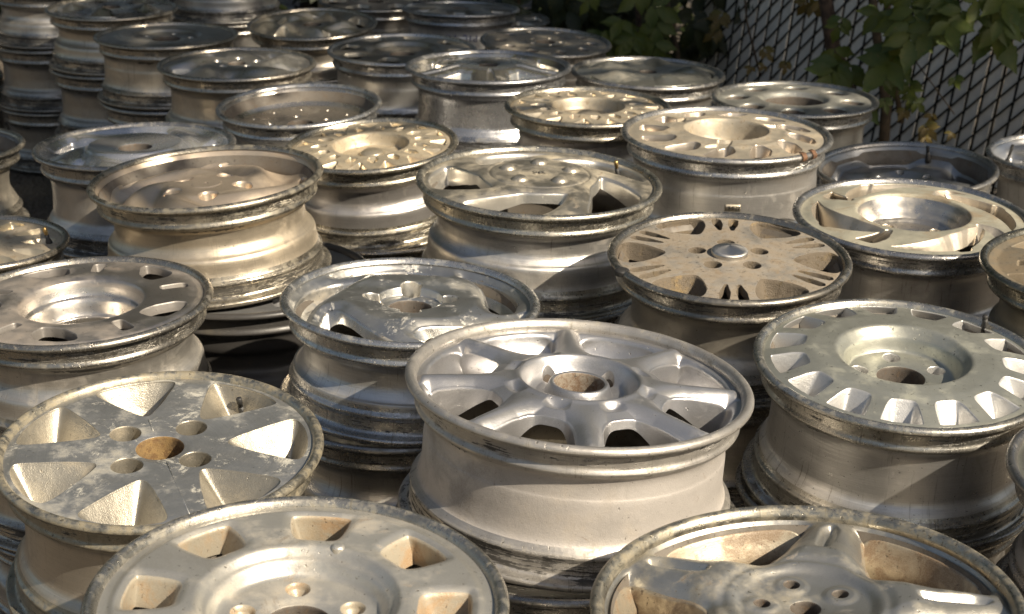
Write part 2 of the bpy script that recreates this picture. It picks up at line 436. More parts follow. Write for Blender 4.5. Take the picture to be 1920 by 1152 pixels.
    # bore wall and turned-under edge
    base = np.arange(nth); prev = base
    for off, dz in ((-.0008,-.0004),(-.0014,-.0014),(-.0018,-.004),(-.002,-.014),(-.002,-.034)):
        rr_ = r0+off
        Vl.append(np.column_stack([rr_*np.cos(th), rr_*np.sin(th), Z[0]+dz])); cur = np.arange(nv, nv+nth); nv += nth
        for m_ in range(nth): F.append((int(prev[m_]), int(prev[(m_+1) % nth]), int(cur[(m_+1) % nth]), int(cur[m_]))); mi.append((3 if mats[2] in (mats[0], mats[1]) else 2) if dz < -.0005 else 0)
        prev = cur
    V = np.vstack(Vl)
    cen = np.array([V[list(f)].mean(0) for f in F]); cr = np.hypot(cen[:,0], cen[:,1]); ct = np.arctan2(cen[:,1], cen[:,0])
    key = np.zeros(len(F), int)
    nm = {0: base_part}
    if hub_r: key[cr > hub_r*R] = 1; nm = {0: 'hub', 1: base_part}
    if spokes:
        n, a0 = spokes; sp = (cr > hub_r*R); ring = (ring_r or .9)*R
        ks = (np.round((ct-math.radians(a0))/(2*PI/n)).astype(int) % n)
        key = np.where(sp, 10+ks, 0); key = np.where(cr > ring, 1, key); nm[1] = 'face_ring'
    return split_parts(V, F, key, lambda k_: 'spoke' if k_ >= 10 else nm[k_], mats, parent, mi)
def emb(R, n, a0, poly=None, circ=None, h=.003, wd=.004, rnd_=.003):
    w_ = Win(R, n, a0, poly, circ, rnd_)
    def f(x, y):
        t = np.clip(.5-w_.sd(x, y)/wd, 0, 1); return h*t*t*(3-2*t)
    return f
def lump(R, n, a0, rc, rad, h):
    w_ = Win(R, n, a0, None, (rc, rad))
    def f(x, y):
        q = np.clip(-w_.sd(x, y)/(rad*R), 0, 1); return h*np.sqrt(q*(2-q))
    return f
def disc(name, r, h, z, mat, parent, nseg=48, dome=.3, x=0, y=0, hole=0.0):
    pts = fillet([(max(hole,.0001), h), (r*(1-dome), h*.93), (r, h*.45), (r*1.01, 0), (r*.98, -.006)], r*.2, 4)
    th = np.arange(nseg)*2*PI/nseg; V = []
    for a, b in pts: V += [(x+a*math.cos(t), y+a*math.sin(t), z+b) for t in th]
    F = [(i*nseg+j, (i+1)*nseg+j, (i+1)*nseg+(j+1) % nseg, i*nseg+(j+1) % nseg) for i in range(len(pts)-1) for j in range(nseg)]
    return mesh(name, np.array(V), F, mat, parent)
def tube(pts, rads, nseg=10):
    V, F = [], []
    pts = [Vector(p) for p in pts]
    for i, p in enumerate(pts):
        d = (pts[min(i+1, len(pts)-1)]-pts[max(i-1, 0)]).normalized()
        a = d.orthogonal().normalized() if i == 0 else (pa-d*pa.dot(d)).normalized()
        pa = a; b = d.cross(a)
        for j in range(nseg):
            t = 2*PI*j/nseg; V.append(tuple(p+(a*math.cos(t)+b*math.sin(t))*rads[i]))
    for i in range(len(pts)-1):
        for j in range(nseg): F.append((i*nseg+j, i*nseg+(j+1) % nseg, (i+1)*nseg+(j+1) % nseg, (i+1)*nseg+j))
    F.append(tuple(range(nseg))[::-1]); F.append(tuple((len(pts)-1)*nseg+j for j in range(nseg)))
    return V, F
def valve(R, r, a, z, parent, brass=False, length=.034):
    a = math.radians(a); x, y = r*R*math.cos(a), r*R*math.sin(a); ux, uy = -math.cos(a)*.25, -math.sin(a)*.25
    p = lambda t: (x+ux*t, y+uy*t, z+t)
    V, F = tube([p(-.004), p(.008), p(.012), p(.020)], [.0068,.006,.0042,.0040], 14)
    o = mesh('valve_stem', V, F, M['rubber'], parent)
    V, F = tube([p(.020), p(length*.75), p(length*.76), p(length), p(length+.001)], [.0033,.0033,.0040,.0040,.0028], 14)
    mesh('valve_cap', V, F, M['brass'] if brass else M['rubber'], o)
    return o

# ------------------------------------------------------------------ shared materials
M = {}
M['rubber'] = plain('black rubber', (.02,.019,.018), .55, 0, 60)
M['brass'] = plain('brass', (.55,.38,.16), .35, .9, 80)
M['polish'] = alloy('polished cap', (.62,.60,.57), .42, 1.0, amt=.02, samt=.0, streak='face', sstr=.05, cast=.02, pits=.0, anis=.5, seed=3)
def bandset(h): return [(-.037,-.012, 1.0), (-h+.008,-h+.046, 1.2)]
DB = dict(
 bright=dict(base=(.70,.69,.67), rough=.34, metallic=.84, amt=.08, samt=.06, streak='barrel', sstr=.16, cast=.06, pits=.1, anis=.55),
 tan=dict(base=(.62,.56,.47), rough=.34, metallic=.8, amt=.24, samt=.12, dirt=(.42,.33,.22), streak='barrel', sstr=.10, cast=.12, pits=.2, anis=.3),
 painted=dict(base=(.56,.52,.48), rough=.48, metallic=.4, amt=.34, samt=.10, dirt=(.38,.33,.27), cast=.45, castscale=500, pits=.25),
 grey=dict(base=(.54,.52,.49), rough=.36, metallic=.82, amt=.18, samt=.14, dirt=(.24,.20,.15), streak='barrel', sstr=.12, cast=.12, pits=.3, anis=.35),
 dark=dict(base=(.05,.047,.045), rough=.42, metallic=.1, amt=.12, samt=.1, dirt=(.10,.085,.06), cast=.2, pits=.2))
MI = {}
def rimset(key, kind, h, seed, resid=.8, tar=1.0, flange=None, **kw):
    d = dict(DB[kind]); d.update(kw)
    bm = alloy(key+' barrel', bands=bandset(h), seed=seed, resid=resid, h=h, tar=tar, **d)
    f = dict(base=tuple(c*.84 for c in d['base']), rough=.28, metallic=.92, amt=.26, dscale=70, samt=.26, dirt=(.19,.17,.12), stain=(.085,.068,.04), pits=.5, cast=.3, castscale=250,
             streak='barrel', sstr=.08)
    if kind == 'dark': f = dict(d)
    f.update(flange or {})
    fm = alloy(key+' flange', bands=[(-.037,-.0125,.7)], seed=seed+1, resid=resid, **f)
    f['bands'] = bandset(h); im = alloy(key+' inner flange', seed=seed+2, resid=min(.8, resid+.15), **f)
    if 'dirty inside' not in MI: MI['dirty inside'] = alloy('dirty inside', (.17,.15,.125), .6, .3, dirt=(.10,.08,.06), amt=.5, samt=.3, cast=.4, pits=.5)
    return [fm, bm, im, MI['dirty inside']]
DF = dict(
 silver=dict(base=(.56,.56,.56), rough=.34, metallic=.86, amt=.16, samt=.03, dirt=(.40,.35,.28), cast=.25, castscale=600, pits=.10, smudge=.15),
 machined=dict(base=(.60,.59,.56), rough=.36, metallic=.85, amt=.30, samt=.06, dirt=(.44,.40,.30), streak='face', sstr=.04, cast=.05, pits=.15, dscale=22),
 cast=dict(base=(.38,.35,.29), rough=.38, metallic=.75, amt=.3, samt=.10, dirt=(.34,.28,.19), cast=.8, castscale=260, pits=.35),
 oxid=dict(base=(.47,.47,.41), rough=.38, metallic=.75, amt=.26, samt=.14, dirt=(.29,.29,.23), stain=(.18,.17,.12), cast=.15, pits=.5, dscale=20),
 mud=dict(base=(.50,.46,.38), rough=.46, metallic=.55, amt=.62, samt=.45, dirt=(.25,.20,.14), stain=(.17,.12,.07), cast=.7, castscale=180, pits=.8, dscale=24),
 tan=dict(base=(.58,.49,.39), rough=.36, metallic=.75, amt=.25, samt=.04, dirt=(.46,.36,.25), cast=.12, pits=.06, dscale=6),
 brown=dict(base=(.46,.38,.27), rough=.42, metallic=.6, amt=.45, samt=.55, dirt=(.36,.25,.13), stain=(.16,.09,.04), cast=.5, castscale=200, pits=.5, dscale=9),
 chrome=dict(base=(.74,.73,.72), rough=.24, metallic=.85, amt=.14, samt=.10, dirt=(.34,.29,.2), cast=.03, pits=.15, dscale=8, smudge=.1),
 worn=dict(base=(.58,.57,.54), rough=.28, metallic=.92, amt=.20, samt=.10, dirt=(.34,.30,.22), cast=.12, pits=.4, dscale=13),
 grey=dict(base=(.52,.50,.46), rough=.32, metallic=.85, amt=.30, samt=.16, dirt=(.27,.23,.17), cast=.25, pits=.4, dscale=13),
 darkgrey=dict(base=(.22,.22,.22), rough=.45, metallic=.5, amt=.22, samt=.10, dirt=(.16,.14,.11), cast=.25, pits=.3),
 rust=dict(base=(.20,.13,.06), rough=.75, metallic=.1, dscale=55, amt=.5, samt=.7, dirt=(.30,.19,.07), stain=(.10,.05,.02), cast=1.2, castscale=120, pits=.5),
 mudfill=dict(base=(.15,.12,.085), rough=.8, metallic=.0, amt=.22, samt=.4, dirt=(.42,.29,.12), stain=(.05,.035,.02), cast=1.8, castscale=70, pits=.8, dscale=24, bdist=.004))
def fm(key, kind, seed, **kw):
    d = dict(DF[kind]); d.update(kw); return alloy(key, seed=seed, **d)

ARC = lambda r0, r1, a, b: [(r0,-a),(r0,a),(r1,b),(r1,-b)]
POSE = {
 'A': (0.4550, 0.0882, 2.0597, 0.8747, 0.0736, 0.0004),
 'B': (0.4000, -0.1554, 2.4729, 0.8411, 0.0435, -0.0064),
 'C': (0.4200, -0.4518, 2.0044, 0.8070, 0.0188, -0.0870),
 'D': (0.4200, 0.5491, 2.2324, 0.8332, 0.0291, -0.0907),
 'E': (0.4550, 0.3084, 1.5866, 0.8155, -0.0323, 0.0065),
 'F': (0.4200, -0.2113, 1.4940, 0.8703, 0.0398, -0.0423),
 'G': (0.3950, 0.3516, 2.6295, 0.8616, 0.0160, -0.0752),
 'H': (0.4500, 0.0494, 3.0040, 0.8854, 0.0376, -0.0258),
 'I': (0.4300, 0.4361, 3.3875, 0.8801, 0.0184, -0.0234),
 'J': (0.4300, -0.5607, 3.0242, 0.8868, -0.0507, -0.0162),
 'K': (0.4300, 0.7214, 2.9499, 0.8336, 0.0165, -0.0532),
 'L': (0.4200, -0.6906, 2.5813, 0.8023, -0.0216, -0.0250),
 'M': (0.3600, -1.0030, 3.0200, 0.7629, 0.0183, 0.0115),
 'N': (0.3900, -1.3624, 3.9682, 0.7133, 0.0357, 0.0113),
 'O': (0.4200, -0.7886, 3.4788, 0.8327, -0.0147, 0.0117),
 'P': (0.3800, -0.3055, 3.6000, 0.8030, -0.0479, -0.0649),
 'Q': (0.4100, -0.5274, 4.1463, 0.7668, -0.0257, -0.0426),
 'R': (0.4300, -0.7454, 4.5823, 0.7823, 0.0043, -0.0079),
 'S': (0.4300, -1.0399, 5.1107, 0.7620, 0.0053, 0.0028),
 'T': (0.4300, -1.3222, 5.6403, 0.7544, 0.0128, -0.0107),
 'U': (0.4100, -0.6281, 5.3556, 0.7538, -0.0057, -0.0664),
 'V': (0.4350, -0.3184, 4.9171, 0.7576, 0.0026, -0.0189),
 'X': (0.4300, -0.0611, 4.3579, 0.8210, 0.0090, 0.0048),
 'Y': (0.4000, 0.1029, 5.1320, 0.7384, 0.0472, -0.0311),
 'Z': (0.4100, -0.1775, 5.8966, 0.7098, 0.0196, 0.0445),
 'AA': (0.4100, 0.3598, 4.4568, 0.7841, 0.0286, 0.0002),
 'BB': (0.4100, 0.6937, 4.1205, 0.7887, 0.0106, 0.0078),
 'CC': (0.3800, 0.1718, 3.7776, 0.8476, 0.0206, -0.0100),
 'DD': (0.4000, 0.8650, 3.6390, 0.7413, -0.0318, -0.0369),
 'EE': (0.4000, 1.2993, 3.8301, 0.7260, -0.0282, 0.0088),
 'FF': (0.4000, 0.9400, 2.5500, 0.8730, -0.0200, -0.0300),
 'GG': (0.4000, 0.8100, 1.9000, 0.8200, -0.0300, -0.0200),
}

# ------------------------------------------------------------------ the wheels on top of each stack
Q = {'near': (.0017, 620), 'mid': (.0024, 430), 'far': (.0034, 300)}
def frame(k):
    D, x, y, z, tx, ty = POSE[k]
    n = Vector((tx, ty, 1)).normalized(); u = Vector((0, 1, 0)).cross(n).normalized(); v = n.cross(u)
    return D/2, Vector((x, y, z+ZOFF)), Matrix((u, v, n)).transposed(), n
TOPS = {}; NECK = {}
GRP = 'alloy wheels lying on top of the stacks'
def top_wheel(k, label, h, kind, rmats, nseg=144, rj=.935, zj=-.009):
    R, p, m, n = frame(k); NECK[k] = dict(straight=.868, step=.81, flare=.838, waist=.775, well=.795)[kind]
    root = empty('alloy_wheel', label, 'wheel', p, GRP, m.to_euler())
    build_rim(R, h, kind, root, rmats, nseg, rj=rj, zj=zj)
    TOPS[k] = (R, p, m, n, h, root)
    return R, root
def face(k, R, root, prof, wins, embs, mats, q='mid', **kw):
    dr, nth = Q[q]
    kw.setdefault('neck', NECK.get(k, .80))
    return build_face(R, prof, wins, embs, root, mats, dr=dr, nth=nth, **kw)

# --- A: silver eight-spoke wheel in the middle
R, r_ = top_wheel('A', 'clean silver wheel with eight thick rounded spokes and an open hub', .195, 'straight',
    rimset('silver wheel', 'painted', .195, 1, resid=.6, tar=.4, flange=dict(base=(.52,.49,.45), rough=.4, metallic=.75, amt=.25, samt=.15)), 200, rj=.93, zj=-.016)
fa = fm('silver paint', 'silver', 11, base=(.58,.57,.57))
def spokefin(R, n, a0, w0, w1, c, r0=.40, r1=.93):
    def f(x, y):
        r = np.hypot(x,y); t = np.mod(np.arctan2(y,x)-math.radians(a0)+PI/n, 2*PI/n)-PI/n
        u = np.clip((r/R-r0)/(r1-r0), 0, 1); wd = w0+(w1-w0)*u; v = np.abs(r*np.sin(t))/wd
        return -c*np.clip(v,0,1.1)**2*np.clip(u*2.6,0,1)*np.clip((1-u)*7,0,1)
    return f
face('A', R, r_, [(.150,-8),(.160,-6.5),(.172,-7),(.180,-10),(.188,-24),(.235,-27),(.28,-26),(.305,-20),(.325,-8),(.335,-1),(.355,1),(.39,-2),(.6,-5),(.8,-7),(.90,-9),(.93,-16)],
  [Win(R,8,25,[(.50,-10),(.50,10),(.60,16),(.86,18.3),(.895,13),(.895,-13),(.86,-18.3),(.60,-16)],rnd_=.014,depth=.056,draft=.003,edge=.003,din=.14),
   Win(R,5,52,circ=(.262,.060),depth=.03,draft=.002,edge=.001)],
  [spokefin(R,8,2.5,.025,.014,.014), lambda x, y: -.009*np.clip(np.cos(8*(np.arctan2(y,x)-math.radians(25))),0,1)*np.clip(1-np.abs(np.hypot(x,y)/R-.40)/.05,0,1)],
  [fa, fa, fm('hub bore dirt','rust',12,base=(.30,.26,.21),dirt=(.18,.14,.10))], 'near', rj=.93, hub_r=.43, spokes=(8,2.5), ring_r=.905)
# --- B: scratched five-blade swirl wheel
R, r_ = top_wheel('B', 'scratched silver wheel with five swirling blades and flaking lacquer, left behind the eight-spoke wheel', .165, 'step',
    rimset('swirl wheel','bright',.165,2,resid=.25), 176)
fa = fm('scratched lacquer','worn',21,chip=(.58,.55,.48),rough=.34,pits=.2); fb = fm('scratched lacquer side','worn',22,amt=.35,dirt=(.45,.38,.27))
def swirl(R, n, a0, tw, amp, ra, rb):
    def f(x, y):
        r = np.hypot(x,y)/R; t = np.arctan2(y,x)
        w_ = np.clip((r-ra)/(rb-ra),0,1); env = np.sin(PI*np.clip((r-ra)/(.93-ra),0,1))
        return amp*env*np.cos(n*(t-math.radians(a0)-tw*w_))
    return f
face('B', R, r_, [(.17,-6),(.19,-4),(.25,-3),(.40,1),(.52,2),(.68,-3),(.82,-12),(.90,-12),(.935,-9)],
  [Win(R,5,168,[(.885,12),(.87,-8),(.80,-26),(.67,-40),(.575,-34),(.565,-14),(.62,5),(.71,19),(.80,33),(.87,43),(.895,32)],rnd_=.010,depth=.034,draft=.006,shift=.004,edge=.004,soft=(.020,.008),din=.2),
   Win(R,4,92,circ=(.285,.088),depth=.022,draft=.004,edge=.0015,floor=(.45,.001)),
   ],
  [swirl(R,5,190,.9,.0025,.3,.9), emb(R,1,0,circ=(0,.25),h=-.012,wd=.003)],
  [fa, fb, fb], 'near', hub_r=.40)
# --- C: seven-pocket wheel, machined face
R, r_ = top_wheel('C', 'flat-faced wheel with seven deep triangular pockets and a rusty centre at the left edge', .20, 'flare',
    rimset('pocket wheel','tan',.20,3,resid=.25,flange=dict(base=(.44,.41,.34),dirt=(.28,.23,.14),amt=.5)), 190)
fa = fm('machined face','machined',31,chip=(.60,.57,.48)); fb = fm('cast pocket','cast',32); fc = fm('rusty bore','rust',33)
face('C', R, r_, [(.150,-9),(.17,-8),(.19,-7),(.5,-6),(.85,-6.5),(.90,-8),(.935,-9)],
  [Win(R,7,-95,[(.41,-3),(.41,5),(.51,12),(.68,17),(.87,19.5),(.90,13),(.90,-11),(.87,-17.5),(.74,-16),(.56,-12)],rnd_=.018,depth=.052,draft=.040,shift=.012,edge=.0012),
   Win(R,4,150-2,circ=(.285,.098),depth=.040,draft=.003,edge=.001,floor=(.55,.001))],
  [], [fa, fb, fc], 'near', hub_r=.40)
valve(R,.86,63,-.050,r_)
for a, ra, rb_ in ((112, .21, .36), (-68, .21, .84)):                                   # two thin scribed lines on the face
    a = math.radians(a); V, F = tube([(r*R*math.cos(a), r*R*math.sin(a), -.0066) for r in np.linspace(ra, rb_, 4)], [.0009]*4, 8)
    mesh('seam_line', np.array(V), F, fa, r_)
# --- D: fifteen-notch oxidised wheel
R, r_ = top_wheel('D', 'greenish oxidised disc wheel with fifteen notches round its edge and a deep centre', .20, 'flare',
    rimset('notch wheel','bright',.20,4,resid=.3,base=(.62,.61,.59),amt=.12,samt=.12,pits=.4,flange=dict(base=(.50,.48,.43))), 190)
fa = fm('oxidised face','oxid',41); fb = fm('notch paint','silver',42,base=(.64,.63,.61),cast=.7,castscale=300,amt=.12,metallic=.7,rough=.4)
face('D', R, r_, [(.165,-30),(.18,-29),(.24,-28),(.34,-27),(.365,-24),(.375,-8),(.39,-5),(.425,2),(.437,6),(.455,8),(.6,6.5),(.75,1.5),(.90,-6),(.935,-9)],
  [Win(R,15,-78,[(.650,-5.5),(.650,5.5),(.69,8.0),(.87,9.0),(.885,8.4),(.885,-8.4),(.87,-9.0),(.69,-8.0)],rnd_=.012,depth=.028,draft=.005,shift=.014,edge=.0016),
   Win(R,5,20,circ=(.275,.062),depth=.022,draft=.002,edge=.001,floor=(.5,.001))],
  [], [fa, fb, fb], 'near', hub_r=.42)
valve(R,.915,40,-.010,r_,length=.024)
# --- E: five-spoke, lower right
R, r_ = top_wheel('E', 'large brown-stained wheel with five grooved spokes and a wide star-shaped hub, at the bottom right', .20, 'straight',
    rimset('grooved wheel','tan',.20,5,flange=dict(base=(.46,.43,.36),dirt=(.27,.22,.13),amt=.4,pits=.7)), 210, rj=.93, zj=-.016)
fa = fm('dusty silver','silver',51,base=(.56,.54,.49),amt=.32,samt=.22,dirt=(.42,.35,.22),pits=.35); fb = fm('brake dust wall','brown',52,base=(.44,.39,.30),metallic=.6,amt=.45,samt=.7,dirt=(.28,.20,.115),dscale=13,stain=(.15,.09,.045))
face('E', R, r_, [(.075,-14),(.09,-13),(.22,-12),(.30,-10),(.335,-4),(.36,-2),(.38,-3),(.42,1),(.50,2),(.62,-4),(.80,-8),(.9,-12),(.93,-16)],
  [Win(R,5,36,[(.45,-5),(.45,5),(.55,16),(.75,23.5),(.885,27),(.91,22),(.91,-22),(.885,-27),(.75,-23.5),(.55,-16)],rnd_=.010,depth=.070,draft=.012,edge=.004,soft=(.030,.018),taper=1.3,din=.16),
   Win(R,5,100,circ=(.20,.040),depth=.03,draft=.002,edge=.001,mat=3)],
  [emb(R,5,0,[(.53,-2.5),(.53,2.5),(.80,2.6),(.86,0),(.80,-2.6)],h=-.010,wd=.010,rnd_=.004), emb(R,5,28,circ=(.20,.075),h=.0025,wd=.008)],
  [fa, fb, fa], 'near', rj=.93, hub_r=.52, spokes=(5,0), ring_r=.91)
disc('balance_weight',.006,.002,-.03,M['rubber'],r_,24,.3,.80*R*math.cos(1.85),.93*R*math.sin(1.85))
# --- F: eight-window, bottom left
R, r_ = top_wheel('F', 'dusty wheel with rounded rectangular windows and a stepped centre at the bottom edge', .19, 'flare',
    rimset('window wheel','tan',.19,6,flange=dict(base=(.50,.47,.41),amt=.35,pits=.6)), 210)
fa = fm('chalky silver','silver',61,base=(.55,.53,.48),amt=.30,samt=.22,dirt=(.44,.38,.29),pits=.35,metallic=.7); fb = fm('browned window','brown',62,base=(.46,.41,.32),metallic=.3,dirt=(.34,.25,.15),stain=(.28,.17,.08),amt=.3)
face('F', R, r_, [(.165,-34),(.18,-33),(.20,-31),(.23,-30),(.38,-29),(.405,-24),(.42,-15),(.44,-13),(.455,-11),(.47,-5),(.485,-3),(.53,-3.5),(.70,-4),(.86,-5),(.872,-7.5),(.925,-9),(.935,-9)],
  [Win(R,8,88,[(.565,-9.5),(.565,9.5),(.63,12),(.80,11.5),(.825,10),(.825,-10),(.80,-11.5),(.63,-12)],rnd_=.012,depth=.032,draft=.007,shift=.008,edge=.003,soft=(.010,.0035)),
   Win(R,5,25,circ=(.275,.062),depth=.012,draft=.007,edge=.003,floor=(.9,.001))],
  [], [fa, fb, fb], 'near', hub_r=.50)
disc('hub_bead',.007,.004,-.004,fa,r_,24,.3,.495*R*math.cos(1.28),.495*R*math.sin(1.28))
# --- G: muddy wheel with teardrops
R, r_ = top_wheel('G', 'mud-caked tan wheel with six teardrop holes, paired slits and a shiny centre cap', .19, 'waist',
    rimset('muddy wheel','grey',.19,7,base=(.42,.39,.34),streak=None,cast=.3), 170)
fa = fm('mud film','mud',71,base=(.50,.46,.40),dirt=(.27,.215,.15),metallic=.65,rough=.4,dscale=30); fb = fm('caked mud','mudfill',72)
face('G', R, r_, [(.03,-2),(.12,-2),(.3,-3),(.45,-5),(.9,-8),(.925,-9),(.935,-12)],
  [Win(R,6,-68,[(.50,-1),(.56,10),(.70,18),(.87,18.5),(.925,11),(.925,-7),(.87,-14),(.67,-12)],rnd_=.017,depth=.026,draft=.010,shift=.006,edge=.003),
   Win(R,6,91,[(.59,-1.4),(.59,1.4),(.74,3.5),(.87,2.8),(.90,0),(.87,-2.8),(.74,-3.5)],rnd_=.002,depth=.012,draft=.002,edge=.001),
   Win(R,6,81,[(.59,-1.4),(.59,1.4),(.74,3.5),(.87,2.8),(.90,0),(.87,-2.8),(.74,-3.5)],rnd_=.002,depth=.012,draft=.002,edge=.001),
   Win(R,5,18,circ=(.27,.075),depth=.020,draft=.003,edge=.002,floor=(.5,.002))],
  [], [fa, fb, fa], 'near', hub_r=.38)
disc('center_cap',.15*R,.014,.000,M['polish'],r_,64,.75)
disc('balance_weight',.012,.004,-.004,M['rubber'],r_,24,.3,.975*R*math.cos(-2.75),.975*R*math.sin(-2.75))
# --- H: five pinwheel windows, domed hub cover
R, r_ = top_wheel('H', 'beige wheel with five curved windows and five bolt bumps on its closed hub', .20, 'step',
    rimset('pinwheel','bright',.20,8,base=(.58,.56,.53),amt=.2,resid=.3,flange=dict(base=(.5,.47,.4))), 170)
fa = fm('sandy silver','worn',81,base=(.56,.51,.42),amt=.45,dirt=(.44,.38,.27),pits=.45,rough=.4); fb = fm('clean window wall','silver',82,base=(.62,.59,.53))
face('H', R, r_, [(.03,11),(.12,11),(.385,10),(.393,8.2),(.402,9.4),(.45,8.5),(.6,4.5),(.75,-1),(.88,-7),(.905,-8),(.908,-9.5),(.935,-10)],
  [Win(R,5,-112,[(.88,-24),(.90,-8),(.90,4),(.875,20),(.80,27),(.62,41),(.50,49),(.47,40),(.465,22),(.475,5),(.62,-12),(.78,-23)],rnd_=.012,depth=.040,draft=.004,edge=.005,soft=(.014,.004),din=.28)],
  [lump(R,5,90,.27,.066,.0085), emb(R,1,0,circ=(0,.16),h=-.0012,wd=.0015), lambda x,y: -.0024*np.exp(-((np.hypot(x,y)/R-.405)/.009)**2)],
  [fa, fb, fa], 'near', hub_r=.43)
valve(R,.86,38,-.030,r_,True)
def text_mesh(name, body, size, mat, parent, loc, rot=(0,0,0), depth=.0006):
    cu = bpy.data.curves.new(name, 'FONT'); cu.body = body; cu.size = size; cu.extrude = depth; cu.align_x = 'CENTER'; cu.align_y = 'CENTER'; cu.resolution_u = 3
    t = bpy.data.objects.new(name, cu); C.objects.link(t)
    bpy.context.view_layer.update(); me = bpy.data.meshes.new_from_object(t); bpy.data.objects.remove(t)
    me.materials.clear(); me.materials.append(mat)
    o = bpy.data.objects.new(name, me); C.objects.link(o); o.parent = parent; o.location = loc; o.rotation_euler = rot
    return o
text_mesh('emblem', 'SR', .024, fb, r_, (0,-.002,.0108), (0,0,.1))
# --- I
R, r_ = top_wheel('I', 'tan slotted wheel with a wide conical hub and two rust-brown clips on its rim', .20, 'straight',
    rimset('slot wheel','bright',.20,9,base=(.66,.64,.61),resid=.7,tar=1.6,anis=.5), 160)
fa = fm('tan cast','mud',91,base=(.54,.48,.38),metallic=.6,amt=.4,rough=.45,pits=.4,dirt=(.42,.34,.23)); fb = fm('slot wall','tan',92,base=(.48,.42,.35))
face('I', R, r_, [(.26,-46),(.28,-44),(.345,-40),(.372,-8),(.385,2),(.40,5),(.42,4),(.50,1),(.56,1),(.6,-2),(.86,-8),(.89,-9),(.935,-10)],
  [Win(R,12,-70,[(.53,2),(.57,10),(.68,11),(.82,2),(.85,-8),(.82,-12),(.70,-10),(.58,-4)],rnd_=.006,depth=.020,draft=.005,edge=.0015)],
  [emb(R,3,20,[(.42,-8),(.42,10),(.58,4),(.62,-14),(.60,-16),(.52,-6)],h=-.006,wd=.003)],
  [fa, fb, fb], 'near', hub_r=.42)
mr = plain('rust brown', (.11,.055,.028), .7, .1, 90)
for a in (-52, -44):
    a = math.radians(a); V, F = [], []
    prof_ = [(R-.012,.002),(R-.004,.0012),(R+.0016,-.005),(R+.001,-.012),(R-.006,-.0150)]
    for t in np.linspace(-.028,.028,6):
        for (pr_, pz_) in prof_: V.append((pr_*math.cos(a+t), pr_*math.sin(a+t), pz_))
    F = [(i*5+j, i*5+j+1, i*5+j+6, i*5+j+5) for i in range(5) for j in range(4)]
    o = mesh('wheel_clip', np.array(V), F, mr, r_)
    sm = o.modifiers.new('thick','SOLIDIFY'); sm.thickness = .0016; sm.offset = 0
# stamped plate on the barrel of I
rb = .869*R+.0012; V = []; F = []
for i in range(9):
    a = math.radians(-96+i*1.2)
    for z in (-.098,-.112): V.append((rb*math.cos(a), rb*math.sin(a), z))
F = [(2*i,2*i+1,2*i+3,2*i+2) for i in range(8)]
pl = mesh('stamped_tag', np.array(V), F, fm('tag metal','worn',93,base=(.7,.62,.48),pits=1.0), r_); pl.modifiers.new('t','SOLIDIFY').thickness = .0012
for i_, ch_ in enumerate('19MS22'):
    a = math.radians(-95.2+i_*1.55); t_ = text_mesh('stamped_letter', ch_, .010, M['rubber'], pl, ((rb+.0008)*math.cos(a), (rb+.0008)*math.sin(a), -.105), (PI/2,0,a+PI/2), .0004)
# --- J: closed tan dish
R, r_ = top_wheel('J', 'tilted wheel in smooth tan paint with a sunken twisted dish and four large bolt holes', .19, 'step',
    rimset('tan wheel','tan',.19,10,resid=.9,tar=1.9,base=(.66,.57,.44),flange=dict(base=(.42,.38,.31),amt=.35)), 176, rj=.945, zj=-.006)
fa = fm('tan paint','tan',101.3,base=(.64,.53,.41))
face('J', R, r_, [(.02,-18),(.12,-18),(.3,-19),(.5,-26),(.72,-38),(.82,-40),(.88,-32),(.92,-14),(.945,-6)],
  [Win(R,5,-6,circ=(.31,.088),depth=.026,draft=.006,edge=.003,floor=(.5,.001)), Win(R,5,8,[(.77,-13),(.77,9),(.84,14),(.865,8),(.86,-9)],rnd_=.008,depth=.03,draft=.008,edge=.003)],
  [swirl(R,5,-60,1.6,.013,.33,.95), emb(R,1,0,circ=(0,.125),h=.0015,wd=.0015)],
  [fa, fa, fa], 'near', rj=.945, hub_r=.36)
# --- K: blade wheel
R, r_ = top_wheel('K', 'dull olive-grey wheel with sweeping triangular blades and a bright stepped centre well, on the right', .19, 'flare',
    rimset('blade wheel','bright',.19,12,base=(.52,.51,.50),amt=.2), 170)
fa = fm('olive film','mud',121,base=(.40,.385,.31),metallic=.5,amt=.5,rough=.5,dirt=(.40,.37,.28),pits=.2,dscale=7); fb = fm('blade side','tan',122,base=(.56,.50,.41),cast=.5,castscale=250)
fc = fm('bright well','worn',123,base=(.62,.58,.53),streak='face',sstr=.1,amt=.25)
face('K', R, r_, [(.17,-46),(.19,-44),(.335,-43),(.355,-38),(.385,-36),(.398,-24),(.42,-22),(.432,-9),(.45,-7),(.462,2),(.48,4),(.5,4),(.65,2),(.85,-5),(.90,-8),(.935,-9)],
  [Win(R,4,-92,[(.815,-24),(.66,0),(.55,20),(.52,44),(.555,58),(.64,53),(.74,36),(.84,20),(.84,-12)],rnd_=.006,depth=.036,draft=.020,shift=.010,edge=.0015,taper=.9,din=.6),
   Win(R,4,-128,[(.83,-9),(.66,-1),(.52,3),(.53,9),(.70,10),(.83,4)],rnd_=.006,depth=.030,draft=.010,shift=.006,edge=.0015),
   Win(R,4,30,circ=(.28,.05),depth=.02),
   Win(R,4,-162,[(.86,-6),(.72,-5),(.68,3),(.74,7),(.86,3)],rnd_=.006,depth=.030,draft=.010,edge=.0015)],
  [], [fa, fb, fc], 'near', hub_r=.47, hubmi=2)
disc('balance_weight',.013,.004,-.004,M['rubber'],r_,24,.3,.975*R*math.cos(-1.15),.975*R*math.sin(-1.15))
